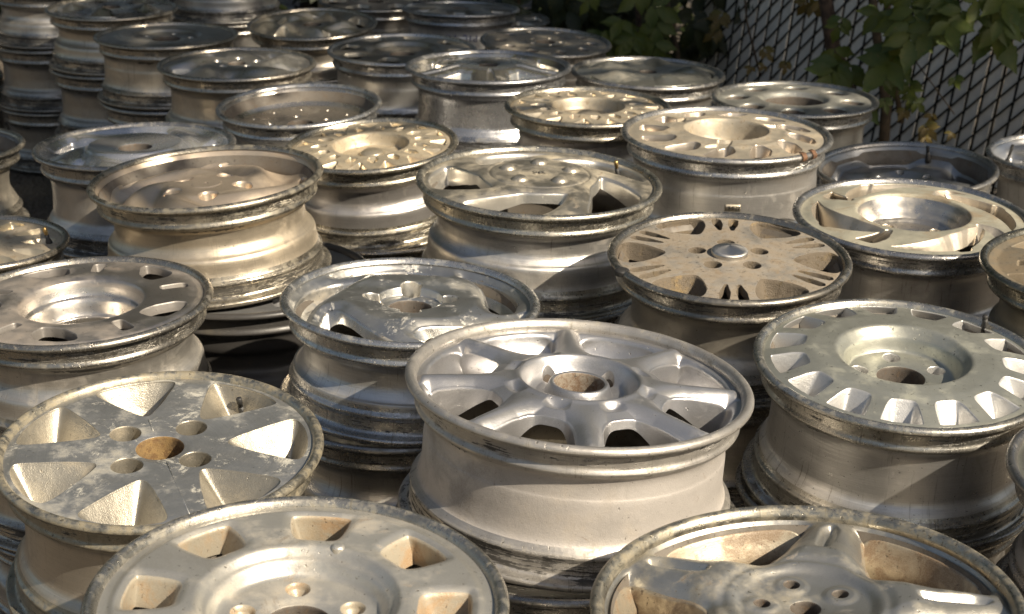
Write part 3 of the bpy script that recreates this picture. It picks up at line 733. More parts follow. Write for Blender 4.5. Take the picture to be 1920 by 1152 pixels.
# --- L
R, r_ = top_wheel('L', 'grey-brown flat wheel with triangular holes, short slots and a very wide round centre', .19, 'step',
    rimset('wide bore wheel','bright',.19,13,base=(.58,.55,.50),resid=.8,tar=1.9,amt=.3,flange=dict(base=(.44,.41,.36))), 176)
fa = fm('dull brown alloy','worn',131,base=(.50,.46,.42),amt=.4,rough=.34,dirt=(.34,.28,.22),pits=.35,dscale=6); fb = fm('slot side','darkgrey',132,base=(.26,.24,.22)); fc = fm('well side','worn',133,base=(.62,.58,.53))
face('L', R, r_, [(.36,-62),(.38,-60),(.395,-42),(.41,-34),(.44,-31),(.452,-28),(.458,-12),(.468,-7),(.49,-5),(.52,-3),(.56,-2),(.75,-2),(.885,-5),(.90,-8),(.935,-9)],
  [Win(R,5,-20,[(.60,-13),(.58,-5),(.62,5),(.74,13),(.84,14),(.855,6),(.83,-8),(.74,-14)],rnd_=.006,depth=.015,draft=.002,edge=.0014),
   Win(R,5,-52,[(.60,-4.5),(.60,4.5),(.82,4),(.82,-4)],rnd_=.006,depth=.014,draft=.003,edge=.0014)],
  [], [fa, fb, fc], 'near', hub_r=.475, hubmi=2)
# --- M
R, r_ = top_wheel('M', 'small cream wheel with sloping scoops and a brass-tipped valve, at the left edge', .18, 'step', rimset('scoop wheel','tan',.18,14), 120)
fa = fm('cream cast','mud',141,base=(.56,.49,.38),metallic=.5,amt=.4,dirt=(.44,.35,.24)); fb = fm('scoop side','tan',142,base=(.60,.52,.38),cast=.4)
face('M', R, r_, [(.20,-14),(.25,-10),(.4,-7),(.88,-8),(.935,-10)],
  [Win(R,12,10,[(.50,-5),(.48,3),(.66,10),(.84,8),(.86,0),(.82,-8),(.66,-8)],rnd_=.006,depth=.028,draft=.018,shift=.012,edge=.002)], [], [fa, fb, fb], 'mid', hub_r=.4)
valve(R,.80,5,-.012,r_,True)
# --- N
R, r_ = top_wheel('N', 'cream-sided wheel with a dark hollow top and brass valve tip, upper left edge', .20, 'waist', rimset('hollow wheel','tan',.20,15,base=(.64,.58,.48),cast=.1), 120)
fa = fm('dark hollow paint','darkgrey',151)
face('N', R, r_, [(.2,-62),(.5,-62),(.8,-55),(.88,-40),(.92,-16),(.935,-10)], [Win(R,5,0,[(.45,-14),(.45,14),(.78,18),(.78,-18)],rnd_=.01,depth=.02)], [], [fa, fa, fa], 'far', hub_r=.35)
valve(R,.78,-10,-.05,r_,True,.055)
# --- O chrome
R, r_ = top_wheel('O', 'peeling chrome wheel with mirror-bright curved blades, behind the tilted tan wheel', .20, 'flare', rimset('chrome wheel','tan',.20,16,base=(.56,.53,.49),streak=None), 150)
fa = fm('worn chrome','chrome',161); fb = fm('chrome side','chrome',162,amt=.1)
face('O', R, r_, [(.17,-10),(.19,-8),(.30,-5),(.42,-2),(.46,0),(.48,-8),(.54,-14),(.7,-18),(.85,-14),(.92,-8),(.935,-9)],
  [Win(R,5,-60,[(.56,-12),(.56,12),(.86,20),(.86,-6)],rnd_=.008,depth=.014,draft=.004,edge=.004,soft=(.02,.008))], [swirl(R,5,20,1.2,.007,.45,.9)], [fa, fb, fb], 'mid', hub_r=.46)
# --- P, CC lattice wheels
def lattice(k, label, kk, seed, base):
    R, r_ = top_wheel(k, label, .19, 'step', rimset(kk,'bright',.19,seed,base=(.56,.53,.50),resid=.5,flange=dict(base=(.48,.44,.36))), 150)
    fa = fm(kk+' face','mud',seed+.3,base=base,metallic=.6,amt=.4,rough=.42,dirt=(.44,.36,.24),pits=.3); fb = fm(kk+' hole side','tan',seed+.6,base=tuple(c*1.02 for c in base),rough=.35,metallic=.7)
    face(k, R, r_, [(.13,-26),(.15,-25),(.2,-28),(.385,-30),(.40,-27),(.412,-9),(.42,-5),(.44,-3),(.6,-3),(.88,-7),(.935,-11)],
      [Win(R,15,0,[(.66,-1.5),(.66,1.5),(.86,7.5),(.865,4),(.865,-8),(.86,-8.5)],rnd_=.0035,depth=.024,draft=.007,shift=.003,edge=.0014),
       Win(R,15,12,[(.50,-6),(.50,6),(.60,6.5),(.71,0),(.60,-6.5)],rnd_=.0035,depth=.024,draft=.007,edge=.0014)], [], [fa, fb, fb], 'mid', hub_r=.43)
    disc('center_cap',.14*R,.012,-.026,fb,r_,40,.5)
lattice('P','sandy lattice wheel with two rings of small triangular holes, right behind the tilted tan wheel','lattice wheel',17,(.58,.50,.37))
lattice('CC','darker lattice wheel with rings of small glinting holes, in front of the polished five-spoke wheel','far lattice wheel',18,(.50,.44,.34))
# --- Q bowl
R, r_ = top_wheel('Q', 'empty bowl-shaped wheel with a ring of small holes in its smooth floor', .17, 'waist', rimset('bowl wheel','bright',.17,19), 140, rj=.94, zj=-.008)
fa = fm('bowl paint','worn',191,base=(.58,.53,.46),streak='face',sstr=.05)
face('Q', R, r_, [(.16,-52),(.3,-54),(.55,-55),(.70,-54),(.78,-50),(.84,-40),(.89,-22),(.92,-10),(.94,-8)],
  [Win(R,12,5,circ=(.66,.026),depth=.01), Win(R,5,30,circ=(.36,.05),depth=.01)], [], [fa, fa, fa], 'mid', rj=.94, hub_r=.25)
# --- generic far wheels
def far(k, label, kind, rim_d, seed, prof, wins, embs, fk, q='mid', h=.19, fkw={}, rkw={}, hub=.4):
    R, r_ = top_wheel(k, label, h, kind, rimset('rim '+k.lower(), rim_d, h, seed, **rkw), 130)
    fa = fm('face '+k.lower(), fk, seed+.4, **fkw)
    face(k, R, r_, prof, wins(R), embs(R), [fa, fa, fa], q, hub_r=hub)
    return R, r_
NO = lambda R: []
far('R','flat weathered wheel with shallow domed blades and a dark rolled rim, on the upper left','flare','tan',20,
    [(.12,-4),(.2,-2),(.4,0),(.6,-2),(.8,-9),(.9,-9),(.935,-10)], lambda R:[Win(R,5,-20,[(.55,-6),(.55,8),(.82,16),(.84,-4)],rnd_=.010,depth=.014,draft=.004,soft=(.024,.010)),Win(R,5,20,circ=(.26,.06),depth=.012,floor=(0,.004))],
    lambda R:[swirl(R,5,0,.8,.009,.3,.9)],'grey')
far('S','dull wheel with a plain ring-shaped recess, beside the wheel with domed petals','straight','tan',21,
    [(.2,-16),(.25,-14),(.44,-13),(.47,-5),(.5,-3),(.7,-3),(.9,-8),(.935,-10)], lambda R:[Win(R,5,10,circ=(.33,.05),depth=.012,floor=(0,.004))], NO,'grey',fkw=dict(base=(.42,.41,.38)))
far('T','petal-faced wheel with five humps and thin dark slots, high on the upper left stack','step','tan',22,
    [(.15,-2),(.2,0),(.4,2),(.6,0),(.85,-9),(.935,-10)], lambda R:[Win(R,5,-90,[(.78,-22),(.84,-16),(.86,0),(.84,16),(.78,22),(.81,0)],rnd_=.006,depth=.012)],
    lambda R:[lambda x,y: .020*np.clip(np.cos(5*(np.arctan2(y,x)+PI/2)),0,1)*np.clip(1-np.abs(np.hypot(x,y)/R-.6)/.28,0,1)],'worn',fkw=dict(amt=.35))
far('U','wheel with wavy sunlit ridges across its face, at the top left of centre','step','tan',23,
    [(.15,-8),(.2,-6),(.4,-3),(.6,-5),(.85,-12),(.935,-10)], lambda R:[Win(R,5,-60,[(.48,-10),(.48,10),(.8,18),(.84,-8)],rnd_=.008,depth=.014,draft=.004,soft=(.02,.008))],
    lambda R:[swirl(R,5,40,1.5,.015,.25,.92)],'grey',fkw=dict(base=(.52,.48,.40)))
far('V','grey wheel with eight oval holes and a broad shallow centre, behind the polished five-spoke wheel','straight','bright',24,
    [(.17,-20),(.2,-18),(.42,-16),(.46,-5),(.48,-2),(.52,-2),(.88,-7),(.935,-10)], lambda R:[Win(R,8,-100,[(.58,-10),(.58,10),(.84,14),(.84,-14)],rnd_=.014,depth=.010,draft=.001)], NO,'grey',fkw=dict(base=(.45,.42,.36)))
far('X','polished wheel with five broad wedge spokes that catch the light, in the upper middle','flare','bright',25,
    [(.12,-2),(.16,0),(.30,3),(.42,2),(.60,-6),(.85,-14),(.9,-12),(.935,-9)], lambda R:[Win(R,5,-50,[(.46,-10),(.46,10),(.86,24),(.88,0),(.86,-24)],rnd_=.008,depth=.03,draft=.006,din=.5,edge=.003,soft=(.02,.006))],
    lambda R:[emb(R,5,-14,[(.35,-4),(.35,4),(.84,4),(.84,-4)],h=-.006,wd=.006)],'worn',h=.2,fkw=dict(base=(.66,.63,.57),rough=.2),rkw=dict(base=(.50,.50,.51),rough=.25))
far('Y','flat mottled brown wheel beside the dark foliage at the top','straight','grey',26,
    [(.15,-5),(.3,-4),(.32,-7),(.5,-4),(.88,-7),(.935,-9)], lambda R:[Win(R,10,0,circ=(.68,.10),depth=.010),Win(R,5,0,circ=(.24,.05),depth=.012,floor=(0,.004))], NO,'grey',fkw=dict(base=(.40,.37,.32),amt=.5))
R, zr = far('Z','dark-topped wheel whose side is marked in blue handwriting, at the top centre','straight','grey',27,
    [(.15,-5),(.3,0),(.45,1),(.6,-4),(.88,-8),(.935,-9)], lambda R:[Win(R,5,-90,[(.50,-12),(.50,12),(.85,18),(.85,-18)],rnd_=.01,depth=.012,soft=(.02,.008))], NO,'grey',h=.2,fkw=dict(base=(.36,.36,.35)),rkw=dict(base=(.52,.53,.55)))
ink = plain('blue ink', (.02,.03,.12), .7)
for ch_, a in zip('PIL 147', (-76,-81.5,-87,-93,-98,-103,-108)):
    if ch_ == ' ': continue
    a = math.radians(a+4); rb = .871*R+.0005
    text_mesh('marker_writing', ch_, .034, ink, zr, (rb*math.cos(a), rb*math.sin(a), -.082), (PI/2,PI,a+PI/2), .0004)
far('AA','dark wheel with shallow domes and thin crescent slots, in front of the vines','flare','grey',28,
    [(.12,-3),(.2,-1),(.4,1),(.6,0),(.85,-9),(.935,-10)], lambda R:[Win(R,5,-70,[(.78,-20),(.84,-14),(.86,0),(.84,14),(.78,20),(.81,0)],rnd_=.006,depth=.012)],
    lambda R:[lambda x,y: .013*np.clip(np.cos(5*(np.arctan2(y,x)+1.2)),0,1)*np.clip(1-np.abs(np.hypot(x,y)/R-.55)/.28,0,1)],'grey',fkw=dict(base=(.40,.40,.36),amt=.35))
far('BB','wheel with a wide dark open centre and round holes, right in front of the fence','flare','bright',29,
    [(.36,-16),(.40,-6),(.43,-3),(.5,-3),(.88,-8),(.935,-10)], lambda R:[Win(R,8,-145,circ=(.68,.15),depth=.012,draft=.002,soft=(.012,.003))], NO,'oxid',fkw=dict(amt=.3,base=(.48,.47,.42)),rkw=dict(base=(.5,.49,.46)),hub=.42)
R, r_ = far('DD','dark grey dished wheel with five wide spokes and a black valve near the fence','straight','grey',30,
    [(.17,-40),(.2,-38),(.30,-30),(.38,-30),(.6,-38),(.80,-46),(.87,-34),(.90,-16),(.915,-9),(.935,-9)], lambda R:[Win(R,5,-54,[(.44,-10),(.44,10),(.84,18),(.84,-18)],rnd_=.012,depth=.02,draft=.003,soft=(.03,.016)),Win(R,5,18,circ=(.27,.05),depth=.014,floor=(0,.004))],
    NO,'darkgrey',fkw=dict(base=(.34,.34,.34),rough=.36,metallic=.8,amt=.12))
valve(R,.84,60,-.034,r_)
R, r_ = far('EE','bright wheel with a smooth pale dish and black valve at the upper right edge','flare','bright',31,
    [(.2,-40),(.3,-30),(.6,-32),(.80,-32),(.88,-22),(.915,-9),(.935,-9)], lambda R:[Win(R,5,150,[(.6,-12),(.6,12),(.8,14),(.8,-14)],rnd_=.01,depth=.03,draft=.008,soft=(.02,.01))], NO,'silver',rkw=dict(resid=.7))
valve(R,.76,172,-.032,r_,length=.045)
far('FF','brown grimy wheel with pointed dark openings at the right edge','step','grey',32,
    [(.15,-8),(.3,-4),(.6,-6),(.85,-12),(.90,-10),(.935,-9)], lambda R:[Win(R,5,205,[(.35,0),(.62,-14),(.84,-20),(.84,6),(.6,8)],rnd_=.004,depth=.03,draft=.004),Win(R,5,170,[(.45,0),(.7,-6),(.72,6)],rnd_=.004,depth=.03)],
    NO,'mud',q='near',fkw=dict(base=(.24,.21,.16),dirt=(.20,.15,.09),pits=.7,amt=.55,metallic=.4),rkw=dict(base=(.26,.25,.21),amt=.4))
R, r_ = far('GG','closed greenish disc wheel with a thin groove and orange-edged raised marks','flare','grey',33,
    [(.02,-2),(.3,-2),(.665,-3),(.675,-5),(.69,-5),(.70,-3),(.86,-5),(.90,-8),(.935,-9)], NO, NO,'oxid',q='near',fkw=dict(base=(.46,.45,.38),pits=.6),rkw=dict(base=(.46,.43,.40)))
mo = plain('orange paint', (.62,.25,.06), .5); mw = fm('raised mark silver','silver',331)
for a, l in ((171,.030),(178,.034),(186,.034),(194,.024)):
    a = math.radians(a); rr_ = .55*R
    for mt, s_, dz in ((mo, 1.0, 0.0), (mw, .62, .0012)):
        pts = [(-l*.5,0),(-l*.2,.008),(l*.5,.004),(l*.3,-.004),(-l*.2,-.002)]
        V = [((rr_*math.cos(a)+s_*(px*math.cos(.5)-py*math.sin(.5))), rr_*math.sin(a)+s_*(px*math.sin(.5)+py*math.cos(.5)), z) for z in (-.004, -.0006+dz) for px, py in pts]
        F = [(5,6,7,8,9)]+[(i,(i+1)%5,5+(i+1)%5,5+i) for i in range(5)]
        mesh('raised_mark', np.array(V), F, mt, r_, smooth=False)
# further stacks at the back: plain weathered wheels
POSE.update({'AB': (.42,-1.66,6.15,.74,.01,0), 'AC': (.42,-2.10,6.30,.75,0,0), 'AD': (.42,-1.05,6.30,.80,.01,.01), 'AE': (.44,-.52,6.55,.63,.02,-.02), 'AF': (.42,-.62,7.1,.80,0,0),
             'AG': (.42,-1.45,6.75,.78,0,.01), 'AH': (.40,-.05,6.6,.55,.02,0)})
for k, lab, kd, seed in (('AB','pale-sided wheel lit by a slanting sun patch, at the top left corner','tan',34),('AC','shaded wheel half hidden at the far left edge of the back row','grey',35),
        ('AD','grey-sided wheel of the back row behind the wheel with wavy ridges','grey',36),('AE','low bluish wheel lying in shade between two higher stacks at the top','bright',37),
        ('AF','wheel in the farthest row right of the grey-sided one','tan',38),('AG','wheel in the farthest row behind the petal-faced wheel','grey',39),('AH','shaded wheel behind the one with blue handwriting','grey',40)):
    far(k, lab, 'straight' if seed % 2 else 'step', kd, seed, [(.15,-8),(.3,-4),(.6,-5),(.88,-8),(.935,-10)], lambda R:[Win(R,6,10,[(.46,-14),(.46,14),(.84,20),(.84,-20)],rnd_=.014,depth=.012,draft=.002)], NO, 'grey', 'far', rkw=dict(base=(.50,.48,.45)) )

# ------------------------------------------------------------------ the wheels underneath
def proto(kind, rm, fk, seed, nwin, poly):
    R = .21; root = empty('alloy_wheel', 'x', 'wheel', (0,0,0))
    build_rim(R, .19, kind, root, rm, 120)
    fa = fm('lower face %d' % seed, fk, seed)
    build_face(R, [(.16,-14),(.25,-10),(.5,-8),(.88,-8),(.935,-10)], [Win(R,nwin,10,poly,rnd_=.01,depth=.024,draft=.004)], [], root, [fa, fa, fa], dr=.0045, nth=200, hub_r=.4)
    return root
def lowmats(key, kind, seed, **kw): return rimset(key, kind, .19, seed, rand=True, resid=.7, **kw)
protos = [proto('straight', lowmats('under a','tan',50), 'grey', 54, 5, [(.5,-14),(.5,14),(.84,24),(.84,-24)]),
          proto('step', lowmats('under b','bright',51,base=(.50,.48,.45)), 'grey', 55, 8, [(.55,-8),(.55,8),(.84,13),(.84,-13)]),
          proto('flare', lowmats('under c','grey',52,base=(.42,.40,.37)), 'cast', 56, 6, [(.5,-10),(.5,10),(.82,18),(.82,-18)]),
          proto('well', lowmats('under d','dark',53), 'darkgrey', 57, 10, [(.6,-5),(.6,5),(.80,8),(.80,-8)])]
ORD = ['second', 'third', 'fourth', 'fifth']
SHORT = dict(A='silver eight-spoke wheel',B='scratched swirl wheel',C='wheel with seven triangular pockets',D='notched greenish wheel',E='large grooved five-spoke wheel',F='wheel with rounded windows',
 G='mud-caked teardrop wheel',H='beige wheel with the domed hub cover',I='tan wheel with two rust-brown clips',J='tilted tan wheel',K='olive blade wheel',L='wheel with the very wide centre',M='small cream scoop wheel',N='cream-sided hollow wheel',
 O='peeling chrome wheel',P='sandy lattice wheel',Q='bowl-shaped wheel',R='flat wheel with domed blades',S='wheel with the ring-shaped recess',T='petal-faced wheel',U='wheel with wavy ridges',V='wheel with eight oval holes',X='polished wheel with wedge spokes',
 Y='flat mottled brown wheel',Z='wheel with blue handwriting',AA='dark wheel with crescent slots',BB='wheel with the wide dark centre',CC='darker lattice wheel',DD='dark grey dished wheel',EE='pale dished wheel',
 FF='brown grimy wheel',GG='closed disc wheel with orange marks',AB='pale-sided corner wheel',AC='shaded far left wheel',AD='grey-sided back row wheel',AE='low bluish wheel',AF='plain farthest row wheel',AG='wheel behind the petal-faced one',AH='wheel behind the blue handwriting')
first = [True]*4
LOOK = ['tan','silver','dark grey','black']
for k, (R, p, m, n, h, root) in TOPS.items():
    base = p-n*h; rest = base.z
    cnt = max(1, round(rest/.195)); hh = rest/cnt
    x, y, z = base.x, base.y, base.z
    for i in range(cnt):
        t = {('J',0):3,('J',1):0,('B',0):1,('C',0):0,('D',0):2,('A',0):2,('A',1):3,('H',0):2,('B',1):2,('G',0):0,('L',0):0,('N',0):0,('F',0):2}.get((k,i), rnd.choice([0,1,2,0,1]))
        if first[t]: c = protos[t]; first[t] = False; kids = None
        else:
            c = protos[t].copy(); C.objects.link(c)
            for chd in list(protos[t].children):
                d = chd.copy(); C.objects.link(d); d.parent = c
        s = (R/.21)*rnd.uniform(.985, 1.03) if not (k == 'J' and i == 0) else R/.21*1.10
        dx, dy = rnd.uniform(-.009,.009), rnd.uniform(-.009,.009)
        if (k, i) == ('J', 0): dx, dy = .055, .0
        if (k, i) == ('B', 0): dx, dy = -.012, -.004
        c.location = (x+dx, y+dy, z-.0004); c.scale = (s, s, hh/.19)
        tl = .0 if i else .0
        c.rotation_euler = (0, 0, rnd.uniform(0, 6.28))
        c['label'] = '%s wheel, %s in the stack under the %s' % (LOOK[t], ORD[i], SHORT[k]); c['category'] = 'wheel'; c['group'] = 'alloy wheels lower down in the stacks'
        z -= hh

# ------------------------------------------------------------------ ground
def ground():
    n = 90; V = []; F = []
    xs = np.linspace(-1, 1, n); xs = np.sign(xs)*np.abs(xs)**2.2*120
    for j in range(n):
        for i in range(n):
            X_, Y_ = xs[i], xs[j]+3
            V.append((X_, Y_, -.002-.012*abs(math.sin(X_*3.1+1)*math.cos(Y_*2.7))))
    F = [(j*n+i, j*n+i+1, (j+1)*n+i+1, (j+1)*n+i) for j in range(n-1) for i in range(n-1)]
    N = NT('dirt ground'); tc = N.n('ShaderNodeTexCoord').outputs['Object']
    a = N.noise(tc, 3.0, 8.0, .65); b = N.n('ShaderNodeTexVoronoi', None, Vector=tc, Scale=60.0).outputs[0]
    col = N.mix(N.ramp(a, .35, .65), (.055,.045,.035), (.13,.105,.075)); col = N.mix(N.ramp(b, .1, .5), (.09,.08,.065), col)
    bp = N.n('ShaderNodeBump', None, Strength=.8, Distance=.02, Height=N.math('ADD', a, b)).outputs[0]
    s = N.n('ShaderNodeBsdfPrincipled', None, Base_Color=col, Roughness=.95, Normal=bp); N.t.links.new(s.outputs[0], N.out.inputs[0])
    tagobj(mesh('ground', np.array(V), F, N.m), kind='structure')
ground()

# ------------------------------------------------------------------ chain link fence with slats
FA = Vector((.744, 7.0, 0)); FB = FA+(Vector((1.645,5.6,0))-FA)*1.5
L_ = (FB-FA).length; fd = (FB-FA).normalized(); fn = Vector((-fd.y, fd.x, 0))
if fn.dot(Vector((0,-1,0))) < 0: fn = -fn
mslat = plain('grey white slat', (.80,.77,.70), .5, 0, 8, .12, .1); mwire = plain('dark coated wire', (.02,.022,.02), .5, .3, 40); mpost = plain('fence post', (.16,.17,.16), .45, .6, 20)
fence = empty('fence', 'dark chain link fence threaded with pale upright slats, behind the wheels on the right', 'fence', FA)
def bar(a, b, wx, wy, side):
    a, b = Vector(a), Vector(b); d = (b-a).normalized(); s = side.normalized(); u = d.cross(s).normalized()
    V = []
    for p_ in (a, b):
        for i, j in ((-1,-1),(1,-1),(1,1),(-1,1)): V.append(tuple(p_+s*i*wx/2+u*j*wy/2))
    return V, [(0,1,2,3),(7,6,5,4),(0,4,5,1),(1,5,6,2),(2,6,7,3),(3,7,4,0)]
pitch = .066; ns = int(L_/pitch); HF = 2.1
for i in range(ns):
    b0 = fd*(pitch*(i+.5)+rnd.uniform(-.003,.003)); lean = fd*(.34+rnd.uniform(-.008,.008))
    V, F = bar(b0+Vector((0,0,.04+rnd.uniform(-.02,.02))), b0+lean+Vector((0,0,HF-.06+rnd.uniform(-.01,.01))), (pitch-.0115), .006, fd)
    mesh('slat', V, F, mslat, fence, smooth=False)
V, F = [], []
def addtube(pts, r, ns_=6):
    v, f = tube(pts, [r]*len(pts), ns_); o = len(V); V.extend(v); F.extend([tuple(i+o for i in q) for q in f])
vp = .070                                             # height of one diamond
for c_ in range(-int(HF/vp)-2, ns+1):                 # front diagonals rising to the right, back ones falling
    pf, pb = [], []
    for j in range(0, int(HF/vp)+2):
        i = c_+j; z = j*vp
        if 0 <= i <= ns and z <= HF:
            pf.append(fd*(pitch*i+.34*z/HF)+fn*.0085+Vector((0,0,z)))
    if len(pf) > 1: addtube(pf, .0036)
for c_ in range(0, ns+int(HF/vp)+2):
    pb = []
    for j in range(0, int(HF/vp)+2):
        i = c_-j; z = j*vp
        if 0 <= i <= ns and z <= HF: pb.append(fd*(pitch*i+.34*z/HF)-fn*.0085+Vector((0,0,z)))
    if len(pb) > 1: addtube(pb, .0026)
for i in range(ns+1): addtube([fd*(pitch*i)+fn*.0025+Vector((0,0,.02)), fd*(pitch*i+.34)+fn*.0025+Vector((0,0,HF-.04))], .0046)
mesh('wire_mesh', np.array(V), F, mwire, fence)
for t in (0.0, .5, 1.0):
    v, f = tube([fd*(L_*t)-fn*.05, fd*(L_*t)-fn*.05+Vector((0,0,HF+.05))], [.03,.03], 20); mesh('post', np.array(v), f, mpost, fence)
v, f = tube([-fn*.03+Vector((0,0,HF)), fd*L_-fn*.03+Vector((0,0,HF))], [.02,.02], 16); mesh('top_rail', np.array(v), f, mpost, fence)

# ------------------------------------------------------------------ foliage
def leafmat(name, col, col2, tr=.35):
    N = NT(name); tc = N.n('ShaderNodeTexCoord').outputs['Object']
    nz = N.noise(tc, 9.0, 4.0); n2 = N.noise(tc, 60.0, 3.0)
    c = N.mix(N.ramp(nz, .35, .65), col, col2); c = N.mix(N.math('MULTIPLY', N.ramp(n2, .55, .75), .4), c, (.16,.12,.03))
    b = N.n('ShaderNodeBsdfPrincipled', None, Base_Color=c, Roughness=.5)
    t = N.n('ShaderNodeBsdfTranslucent', None, Color=c)
    mx = N.n('ShaderNodeMixShader', None, _0=tr, _1=b.outputs[0], _2=t.outputs[0]); N.t.links.new(mx.outputs[0], N.out.inputs[0]); return N.m
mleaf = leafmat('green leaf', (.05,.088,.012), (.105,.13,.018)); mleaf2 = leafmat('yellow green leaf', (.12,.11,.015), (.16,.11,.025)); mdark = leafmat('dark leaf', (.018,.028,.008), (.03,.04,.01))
mbark = plain('brown bark', (.075,.05,.035), .9, 0, 40, .5, .8); mstem = plain('thin stem', (.07,.05,.03), .8, 0, 40)
OUT = [(0,0),(.10,.10),(.22,.20),(.30,.19),(.34,.26),(.46,.25),(.50,.30),(.62,.22),(.66,.23),(.80,.11),(1.0,0)]
def leaflet(V, F, p, d, up, size, curl=.25):
    d = d.normalized(); s = d.cross(up).normalized(); u = s.cross(d).normalized(); o = len(V)
    mid = []
    for t, w_ in OUT:
        c = p+d*(t*size)-u*(curl*size*t*t); V.append(tuple(c)); V.append(tuple(c+s*w_*size*.95+u*w_*size*.28)); V.append(tuple(c-s*w_*size*.95+u*w_*size*.28))
    for i in range(len(OUT)-1):
        a = o+3*i; F.append((a, a+1, a+4, a+3)); F.append((a, a+3, a+5, a+2))
def compound(V, F, p, d, up, size, n=3):
    s = d.cross(up).normalized()
    leaflet(V, F, p+d*size*.25, d, up, size)
    for k in range((n-1)//2):
        q = p+d*size*(.1-.3*k)
        for sg in (-1, 1): leaflet(V, F, q, d*.55+s*sg*.9+up*.1, up, size*.85)
def vines(label, name, stems, leaves, mat2, group=None):
    root = empty(name, label, 'plant', stems[0][0][0], group)
    base = Vector(stems[0][0][0]); first_ = True
    for pts, rs in stems:
        v, f = tube([Vector(q)-base for q in pts], rs, 10); mesh('trunk' if first_ else 'stem', np.array(v), f, mbark if first_ else mstem, root); first_ = False
    for nm, mt, lst in leaves:
        for (c, rad, cnt, size) in lst:
            for _ in range(cnt):
                V, F = [], []
                p = Vector((rnd.gauss(0,rad[0]),rnd.gauss(0,rad[1]),rnd.gauss(0,rad[2])))
                d = Vector((rnd.uniform(-.8,.8), rnd.uniform(-.7,.1), rnd.uniform(-1.1,-.35))).normalized()
                up = Vector((rnd.uniform(-.3,.3), -1, rnd.uniform(.1,.6))).normalized()
                compound(V, F, Vector((0,0,0)), d, up, size*rnd.uniform(.7,1.2), rnd.choice([3,3,5]))
                o = mesh(nm, V, F, mt, root); o.location = Vector(c)-base+p
def at(px, py, Y):
    a, b = (px-960)/3200, (576-py)/3200; P_ = math.radians(19.5)
    d = Vector((a, math.cos(P_)+b*math.sin(P_), -math.sin(P_)+b*math.cos(P_))); return Vector((0,0,1.7+ZOFF))+d*(Y/d.y)
# brown trunk in front of the fence and its leaves
vines('brown-trunked vine with broad pointed green leaves climbing in front of the fence', 'climbing_vine',
  [([at(1600,330,5.5)+Vector((.02,0,-.6)), at(1590,230,5.5), at(1585,150,5.5), at(1562,90,5.5), at(1548,0,5.5), at(1535,-120,5.5)], [.030,.028,.027,.026,.024,.022]),
   ([at(1655,300,5.4)+Vector((0,0,-.6)), at(1662,200,5.4), at(1650,110,5.4), at(1640,40,5.4), at(1628,-80,5.4)], [.020,.018,.016,.015,.013]),
   ([at(1690,230,5.4), at(1672,120,5.4), at(1665,0,5.4), at(1660,-80,5.4)], [.010,.009,.008,.008]),
   ([at(1300,210,6.6)+Vector((0,0,-.3)), at(1270,100,6.6), at(1250,0,6.6), at(1235,-60,6.6)], [.011,.010,.009,.008]),
   ([at(1425,140,6.2), at(1400,40,6.2), at(1392,-60,6.2)], [.004,.004,.004]),
   ([at(1790,215,5.0), at(1720,120,5.1), at(1700,30,5.2)], [.002,.002,.002])],
  [('leaf', mleaf, [(at(1625,130,5.15),(.05,.04,.03),6,.100),(at(1575,90,5.2),(.03,.04,.03),3,.070),(at(1735,35,5.05),(.08,.05,.05),13,.115),(at(1850,15,5.0),(.07,.05,.035),10,.105),
      (at(1795,148,5.0),(.012,.02,.012),1,.045),(at(1690,180,5.1),(.04,.04,.03),4,.05),(at(1650,5,5.2),(.06,.05,.03),4,.065)]),
   ('yellowing_leaf', mleaf2, [(at(1735,240,5.1),(.04,.03,.035),5,.040),(at(1440,100,6.0),(.05,.03,.035),4,.042),(at(1510,10,6.0),(.05,.03,.015),3,.05),(at(1430,165,6.2),(.07,.03,.008),4,.035),(at(1345,60,6.6),(.008,.02,.03),2,.06)])], None)
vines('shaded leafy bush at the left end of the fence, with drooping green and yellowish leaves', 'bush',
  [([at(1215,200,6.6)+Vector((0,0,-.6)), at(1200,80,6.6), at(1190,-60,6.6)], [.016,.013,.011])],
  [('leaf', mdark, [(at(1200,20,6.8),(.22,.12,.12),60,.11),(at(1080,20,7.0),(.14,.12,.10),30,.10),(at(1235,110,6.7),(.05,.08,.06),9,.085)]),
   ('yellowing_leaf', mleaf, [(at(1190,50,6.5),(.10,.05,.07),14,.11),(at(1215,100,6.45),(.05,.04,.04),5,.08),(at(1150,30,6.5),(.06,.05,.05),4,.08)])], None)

def leafcloud(n, fn_, size, spread=1.0):
    V, F = [], []
    for _ in range(n):
        p = fn_(); d = Vector((rnd.gauss(0,1), rnd.gauss(0,1), rnd.gauss(-.3,.7))).normalized(); up = Vector((rnd.gauss(0,.5), rnd.gauss(0,.5), 1)).normalized()
        s_ = d.cross(up).normalized(); sz = size*rnd.uniform(.6,1.3); o = len(V)
        V += [tuple(p), tuple(p+d*sz*.5+s_*sz*.3), tuple(p+d*sz), tuple(p+d*sz*.5-s_*sz*.3)]; F.append((o,o+1,o+2,o+3))
    return V, F
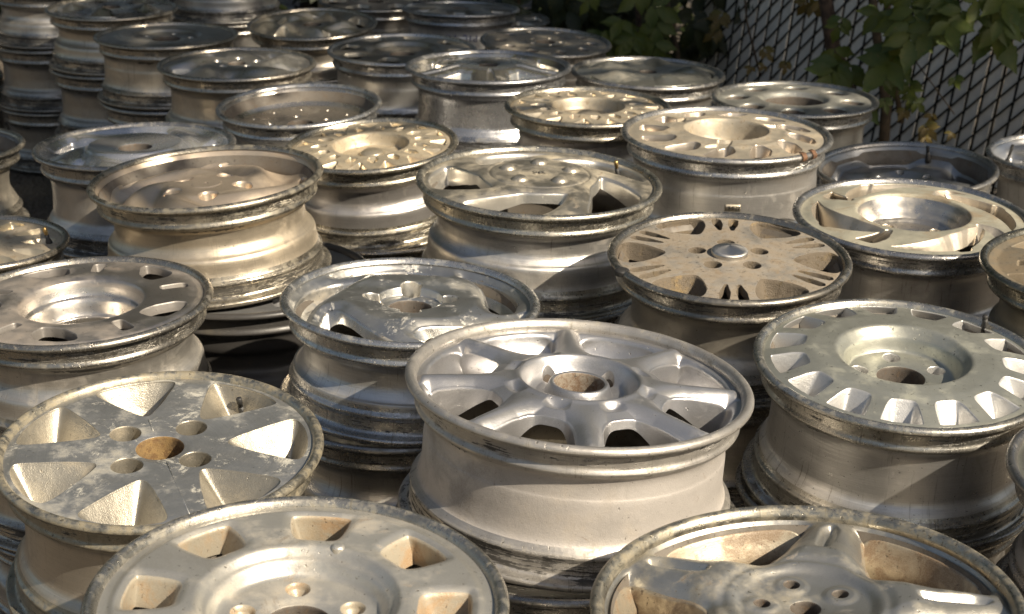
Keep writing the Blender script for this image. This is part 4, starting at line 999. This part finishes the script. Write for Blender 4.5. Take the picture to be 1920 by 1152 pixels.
# dark hedge that closes the yard behind the stacks
def hedge_pt():
    x = rnd.uniform(-6, 1.6); return Vector((x, 8.6+rnd.uniform(-.5,.9)+.25*math.sin(x*2), abs(rnd.gauss(0,.1))+rnd.uniform(0, 2.6)))
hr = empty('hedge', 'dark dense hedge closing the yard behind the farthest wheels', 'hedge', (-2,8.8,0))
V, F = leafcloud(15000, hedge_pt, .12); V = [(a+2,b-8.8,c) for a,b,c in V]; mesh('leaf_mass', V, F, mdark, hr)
for i in range(9):
    x = -5.6+i*.8; v, f = tube([Vector((x+2,rnd.uniform(-.2,.2),0)), Vector((x+2.1,0,1.2)), Vector((x+2+rnd.uniform(-.2,.2),.1,2.4))], [.04,.03,.015], 8); mesh('stem', np.array(v), f, mbark, hr)
# tree standing outside the picture on the sun side: it throws the dappled shade over the back rows
def tree(name, label, x, y, h, clumps, leafn, lsize=.13):
    root = empty(name, label, 'tree', (x,y,0))
    v, f = tube([Vector((0,0,0)), Vector((.05,.02,h*.3)), Vector((-.05,.05,h*.6)), Vector((0,0,h))], [.16,.13,.10,.04], 12); mesh('trunk', np.array(v), f, mbark, root)
    V, F = [], []
    for (cx_, cy_, cz_, r_c, n_) in clumps:
        c = Vector((cx_-x, cy_-y, cz_))
        v, f = tube([Vector((0,0,h*.35)), (c+Vector((0,0,h*.35)))*.5+Vector((0,0,.2)), c], [.05,.03,.012], 8); mesh('limb', np.array(v), f, mbark, root)
        def pt():
            q = Vector((rnd.gauss(0,1), rnd.gauss(0,1), rnd.gauss(0,.8)))
            return c+q.normalized()*r_c*rnd.random()**.45
        a, b = leafcloud(n_, pt, lsize); o = len(V); V += a; F += [tuple(i+o for i in q) for q in b]
    mesh('crown', V, F, mleaf, root)
def shade(px_list):
    out = []
    for (x, y, z, t, r_c, n_) in px_list:
        p = Vector((x,y,z))+sd*t; out.append((p.x, p.y, p.z, r_c, n_))
    return out
tree('maple_tree', 'leafy tree beyond the right edge of the yard', 5.2, 3.4, 5.2,
  shade([(-1.6,6.4,.7,6.2,.75,650),(-.8,6.3,.7,5.6,.75,480),(0,6.6,.7,5.2,.8,800),(.8,6.7,.7,4.6,.8,2000),(1.5,6.2,.9,4.2,.75,1700),(1.9,5.4,1.0,3.9,.6,1800),(1.35,5.2,.6,4.4,.40,450),
         (-1.5,5.0,.6,6.0,.55,620),(-.7,5.3,.7,5.6,.5,380),(.2,5.4,.7,5.2,.5,420),(.75,4.7,.7,4.9,.4,300),(-1.1,4.4,.6,6.0,.35,200),(-.2,4.8,.7,5.4,.3,110),(.9,3.75,.7,4.6,.22,110),(-1.8,3.9,.2,6.4,.45,330),(1.9,6.6,1.2,4.0,.9,800)]), 0)
tree('sky_shade_tree', 'broad unseen tree added over the back of the yard to cut the sky light', -1.0, 9.3, 4.6,  # out of view, added so its overhead crown dims the back rows
  [(x_, y_, 3.1+.25*math.sin(x_*3+y_), .85, 400) for x_ in (-3.4,-2.5,-1.6,-.7,.2,1.1,2.0) for y_ in (6.6,7.5,8.4)]+[(-3.2,4.9,2.9,.7,360),(-2.4,4.6,2.9,.6,260),(-4.0,5.2,2.4,.9,500),(-4.2,6.6,1.9,.9,500)], 0, .22)
# dry leaf lying inside the silver wheel, seen through its windows
ml = plain('dry leaf', (.46,.33,.14), .8, 0, 30, .3, .3)
def dry_leaf(p, s, rz, label):
    V, F = [], []; leaflet(V, F, Vector((0,0,0)), Vector((math.cos(rz), math.sin(rz), .05)), Vector((0,.2,1)), s, .1)
    o = mesh('dry_leaf', V, F, ml); o.location = p; tagobj(o, label, 'leaf')
R, p, m, n, h, root = TOPS['A']
dry_leaf(p-n*.105+Vector((-.10,-.06,0)), .13, -.2, 'pale dry leaf lying inside the silver eight-spoke wheel, seen between its spokes')
